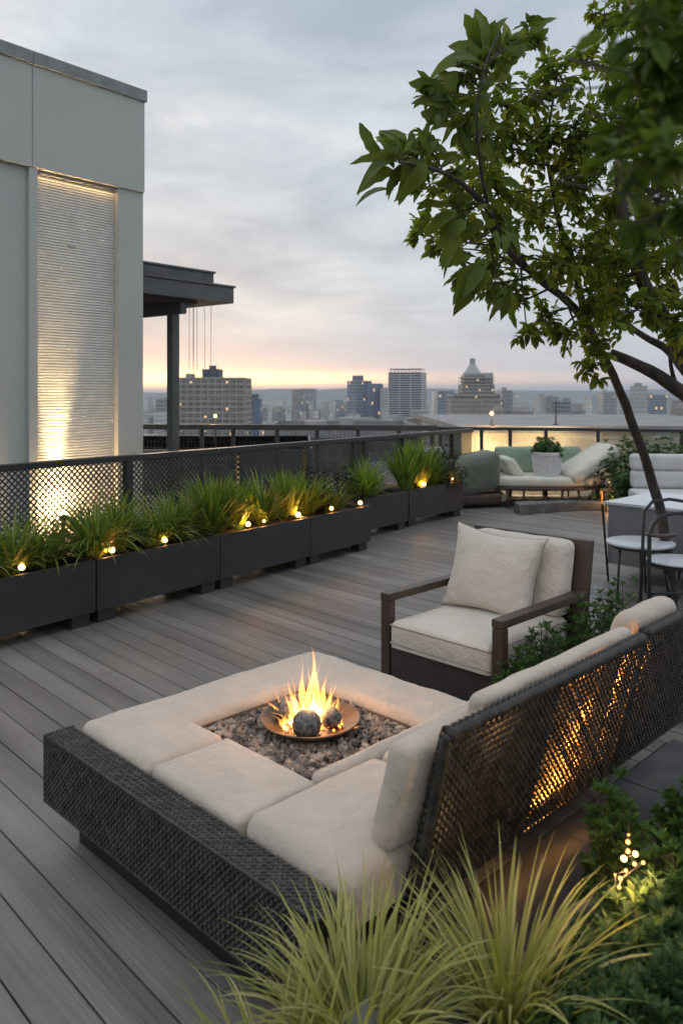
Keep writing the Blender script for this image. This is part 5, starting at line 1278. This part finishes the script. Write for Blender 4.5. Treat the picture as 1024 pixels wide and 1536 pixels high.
# large glossy leaves on the outer boughs
mb = MB()
rb = random.Random(2)
def bigleaf(mb, p0, p1, wd, side=0, curl=.1):
    curl += rb.uniform(-.15, .35)
    p0, p1 = Vector(p0), Vector(p1); d = p1-p0; L = d.length; vs = []; n = 9
    view = Vector((0, -1, .25)).normalized(); s_ = d.cross(view).normalized(); nn = s_.cross(d).normalized(); s_ = (s_*math.cos(side)+nn*math.sin(side)); nn = s_.cross(d).normalized()
    for i in range(n):
        t = i/(n-1); ww = wd*(math.sin(math.pi*t**.8)**.8)*.5+.001; c_ = p0+d*t+nn*(-curl*L*(t-.3)**2)+Vector((0, 0, .08*L*math.sin(t*math.pi)))
        wob = 1+.13*math.sin(t*19+side*9)
        vs += [c_-s_*ww*wob+nn*ww*.35, c_, c_+s_*ww*(2-wob)+nn*ww*.35]
    mb.add(vs, [(i*3+j, i*3+j+1, (i+1)*3+j+1, (i+1)*3+j) for i in range(n-1) for j in range(2)])
LV = [  # base px,py  tip px,py  depth
 (600,240,520,278),(600,235,552,243),(598,238,562,185),(612,230,566,180),(620,236,615,188),(606,246,574,302),(628,250,592,318),(640,245,600,312),(640,262,628,290),(650,262,600,240),(640,225,625,190),(655,215,606,208),(660,190,652,168),
 (672,150,602,118),(676,160,610,150),(680,150,655,92),(672,140,690,100),(690,165,640,160),(700,180,662,205),(705,165,690,210),
 (725,78,690,12),(722,85,700,30),(728,82,722,4),(730,85,742,20),(724,90,662,62),(722,96,660,80),(718,92,628,104),(740,90,748,30),(756,84,762,22),(760,90,784,36),(758,95,800,55),(790,62,838,12),(795,60,800,74),(752,110,770,60),(742,120,778,80),(735,118,720,150),(765,96,745,130),(700,120,655,110),(735,140,700,172),
 (690,240,655,250),(700,250,660,280),(715,235,690,200),(720,215,745,250),(710,300,665,300),(722,330,690,370),(742,345,745,390),(700,330,652,380),(705,385,664,405),(720,395,672,468),(726,400,690,455),(735,405,712,450),(760,440,750,488),(765,440,772,470),(690,360,652,405),(680,320,640,340),(735,300,770,330),(745,270,790,290),(720,270,742,310),(690,215,720,180),(705,200,745,170),(650,300,620,318)]
for (a, b, c_, d) in LV:
    y = 4.35+.9*(max(0, (a+c_)/2-620)/200)*.8+rb.uniform(-.12, .12)
    p0 = at(a, b, y); p1 = p0+(at(c_, d, y-rb.uniform(-.08, .10))-p0)*.86; p0 = p0+(p1-p0)*.0; L = (p1-p0).length
    bigleaf(mb, p0, p1, L*rb.uniform(.30, .42), rb.uniform(-.7, .7), rb.uniform(-.1, .5))
    for kk in range(2):
        off = Vector((rb.gauss(0, .04), rb.uniform(.02, .15), rb.gauss(0, .04))); bigleaf(mb, p0+off, p0+off+(p1-p0)*rb.uniform(.6, .9)+Vector((rb.gauss(0, .05), 0, rb.gauss(0, .05))), L*.34, rb.uniform(-1, 1), .3)
for k in range(0): pass
mb.build('large_leaves', M['leaf_big'], T1, smooth=True)

crown([(at(a, b, y), r_*y/F) for a, b, r_, y in ((600, 235, 34, 4.4), (640, 215, 38, 4.5), (655, 135, 36, 4.5), (695, 105, 42, 4.6), (745, 80, 34, 4.5), (650, 270, 34, 4.6), (695, 400, 34, 4.9), (790, 50, 20, 4.5), (720, 190, 44, 4.8), (700, 320, 40, 4.8), (750, 150, 34, 4.9), (735, 430, 24, 5.1))], T1, 'leaf_big', 47, .095, .75, l1, lpt=9, wr=.42, cr=.006)
T2 = thing('spreading_tree', 'thick-limbed tree leaning in from the right edge', 'tree', (5.1, 6.4, 0))
mb = MB(); l2 = []
root = Vector((5.1, 6.4, 0)); fork = Vector((4.3, 6.3, 1.2))
l2.append(limb(mb, [root-Vector((0, 0, .03)), Vector((4.95, 6.4, .5)), Vector((4.6, 6.3, .95)), fork], .13, .10))
l2.append(limb(mb, [fork, at(1100, 640, 6.4), at(1024, 590, 6.4), at(985, 562, 6.4), at(950, 545, 6.35), at(915, 530, 6.35)], .075, .040))
l2.append(limb(mb, [fork, at(1100, 620, 6.0), at(1030, 545, 5.8), at(990, 470, 5.5), at(958, 415, 5.3), at(935, 340, 5.2), at(925, 240, 5.1)], .085, .03))
l2.append(limb(mb, [at(1030, 560, 6.3), at(1000, 525, 6.5), at(965, 505, 6.6), at(935, 480, 6.7), at(905, 430, 6.7)], .045, .015, 7))
l2.append(limb(mb, [at(1012, 575, 6.4), at(1005, 545, 6.45), at(1000, 490, 6.5), at(985, 420, 6.5)], .02, .008, 6))
mb.build('trunk', M['bark'], T2, smooth=True)
bl2 = [(930, 95, 52), (915, 195, 62), (930, 300, 62), (930, 395, 55), (985, 35, 58), (1000, 150, 62), (1000, 260, 62), (1000, 370, 60), (955, 465, 42), (1015, 480, 42), (905, 22, 38), (880, 90, 30), (960, 240, 55), (970, 330, 55), (1060, 80, 60), (1070, 200, 70), (1070, 330, 70), (1070, 450, 60), (1010, 430, 45), (870, 240, 40), (900, 350, 45), (1040, 520, 30), (960, 140, 50), (940, 20, 50), (890, 400, 40), (925, 445, 40)]
crown([(at(a, b, 5.7+rnd.uniform(-.6, 1.0)), r_*5.7/F) for a, b, r_ in bl2], T2, 'leaf_tree', 42, .078, 1.4, l2, wr=.55)
T3 = thing('overhanging_tree', 'out of focus tree bough close to the camera at the top right corner', 'tree', (1.9, 1.2, 0))
mb = MB(); l3 = []
l3.append(limb(mb, [(1.9, 1.2, -.02), (1.88, 1.22, 1.0), (1.8, 1.3, 1.9), (1.2, 1.25, 2.35), at(1080, 150, 1.2), at(1000, 60, 1.2), at(955, 20, 1.2)], .028, .003, 8))
l3.append(limb(mb, [(1.3, 1.27, 2.25), at(1090, 300, 1.15), at(1030, 310, 1.15), at(985, 300, 1.15)], .006, .004, 6))
mb.build('trunk', M['bark'], T3, smooth=True)
bl3 = [(960, 30, 60), (1000, 80, 60), (950, 120, 45), (990, 170, 60), (930, 180, 36), (1010, 240, 55), (960, 260, 40), (1010, 320, 45), (1040, 130, 60), (920, 235, 26), (1040, 20, 60), (975, 340, 25), (1030, 380, 30)]
crown([(at(a, b, 1.15+rnd.uniform(-.12, .12)), r_*1.15/F) for a, b, r_ in bl3]+[((.85, 1.2, 2.35), .22), ((1.15, 1.25, 2.5), .28), ((1.5, 1.35, 2.45), .3), ((1.85, 1.3, 2.45), .34), ((1.6, 1.1, 2.8), .3), ((1.15, 1.3, 2.85), .26)], T3, 'leaf_near', 43, .044, 9.0, l3, tw=16, lpt=5, wr=.5, cr=.0022)

# ------------------------------------------------------------------ haze
mb = MB(); mb.box(-5200, 5200, -700, 6400, -43.5, 62)
hz = mb.build('haze', None, origin=(0, 0, -43.5)); hz.data.materials.clear()
m, t, out = newmat('haze_air'); pv = N(t, 'ShaderNodeVolumePrincipled'); pv.inputs['Color'].default_value = (.72, .80, .92, 1); pv.inputs['Density'].default_value = .00022; pv.inputs['Anisotropy'].default_value = .2
t.links.new(pv.outputs[0], out.inputs['Volume']); hz.data.materials.append(m); hz['kind'] = 'stuff'; hz['category'] = 'haze'; hz['label'] = 'thin blue-grey evening haze over the city'
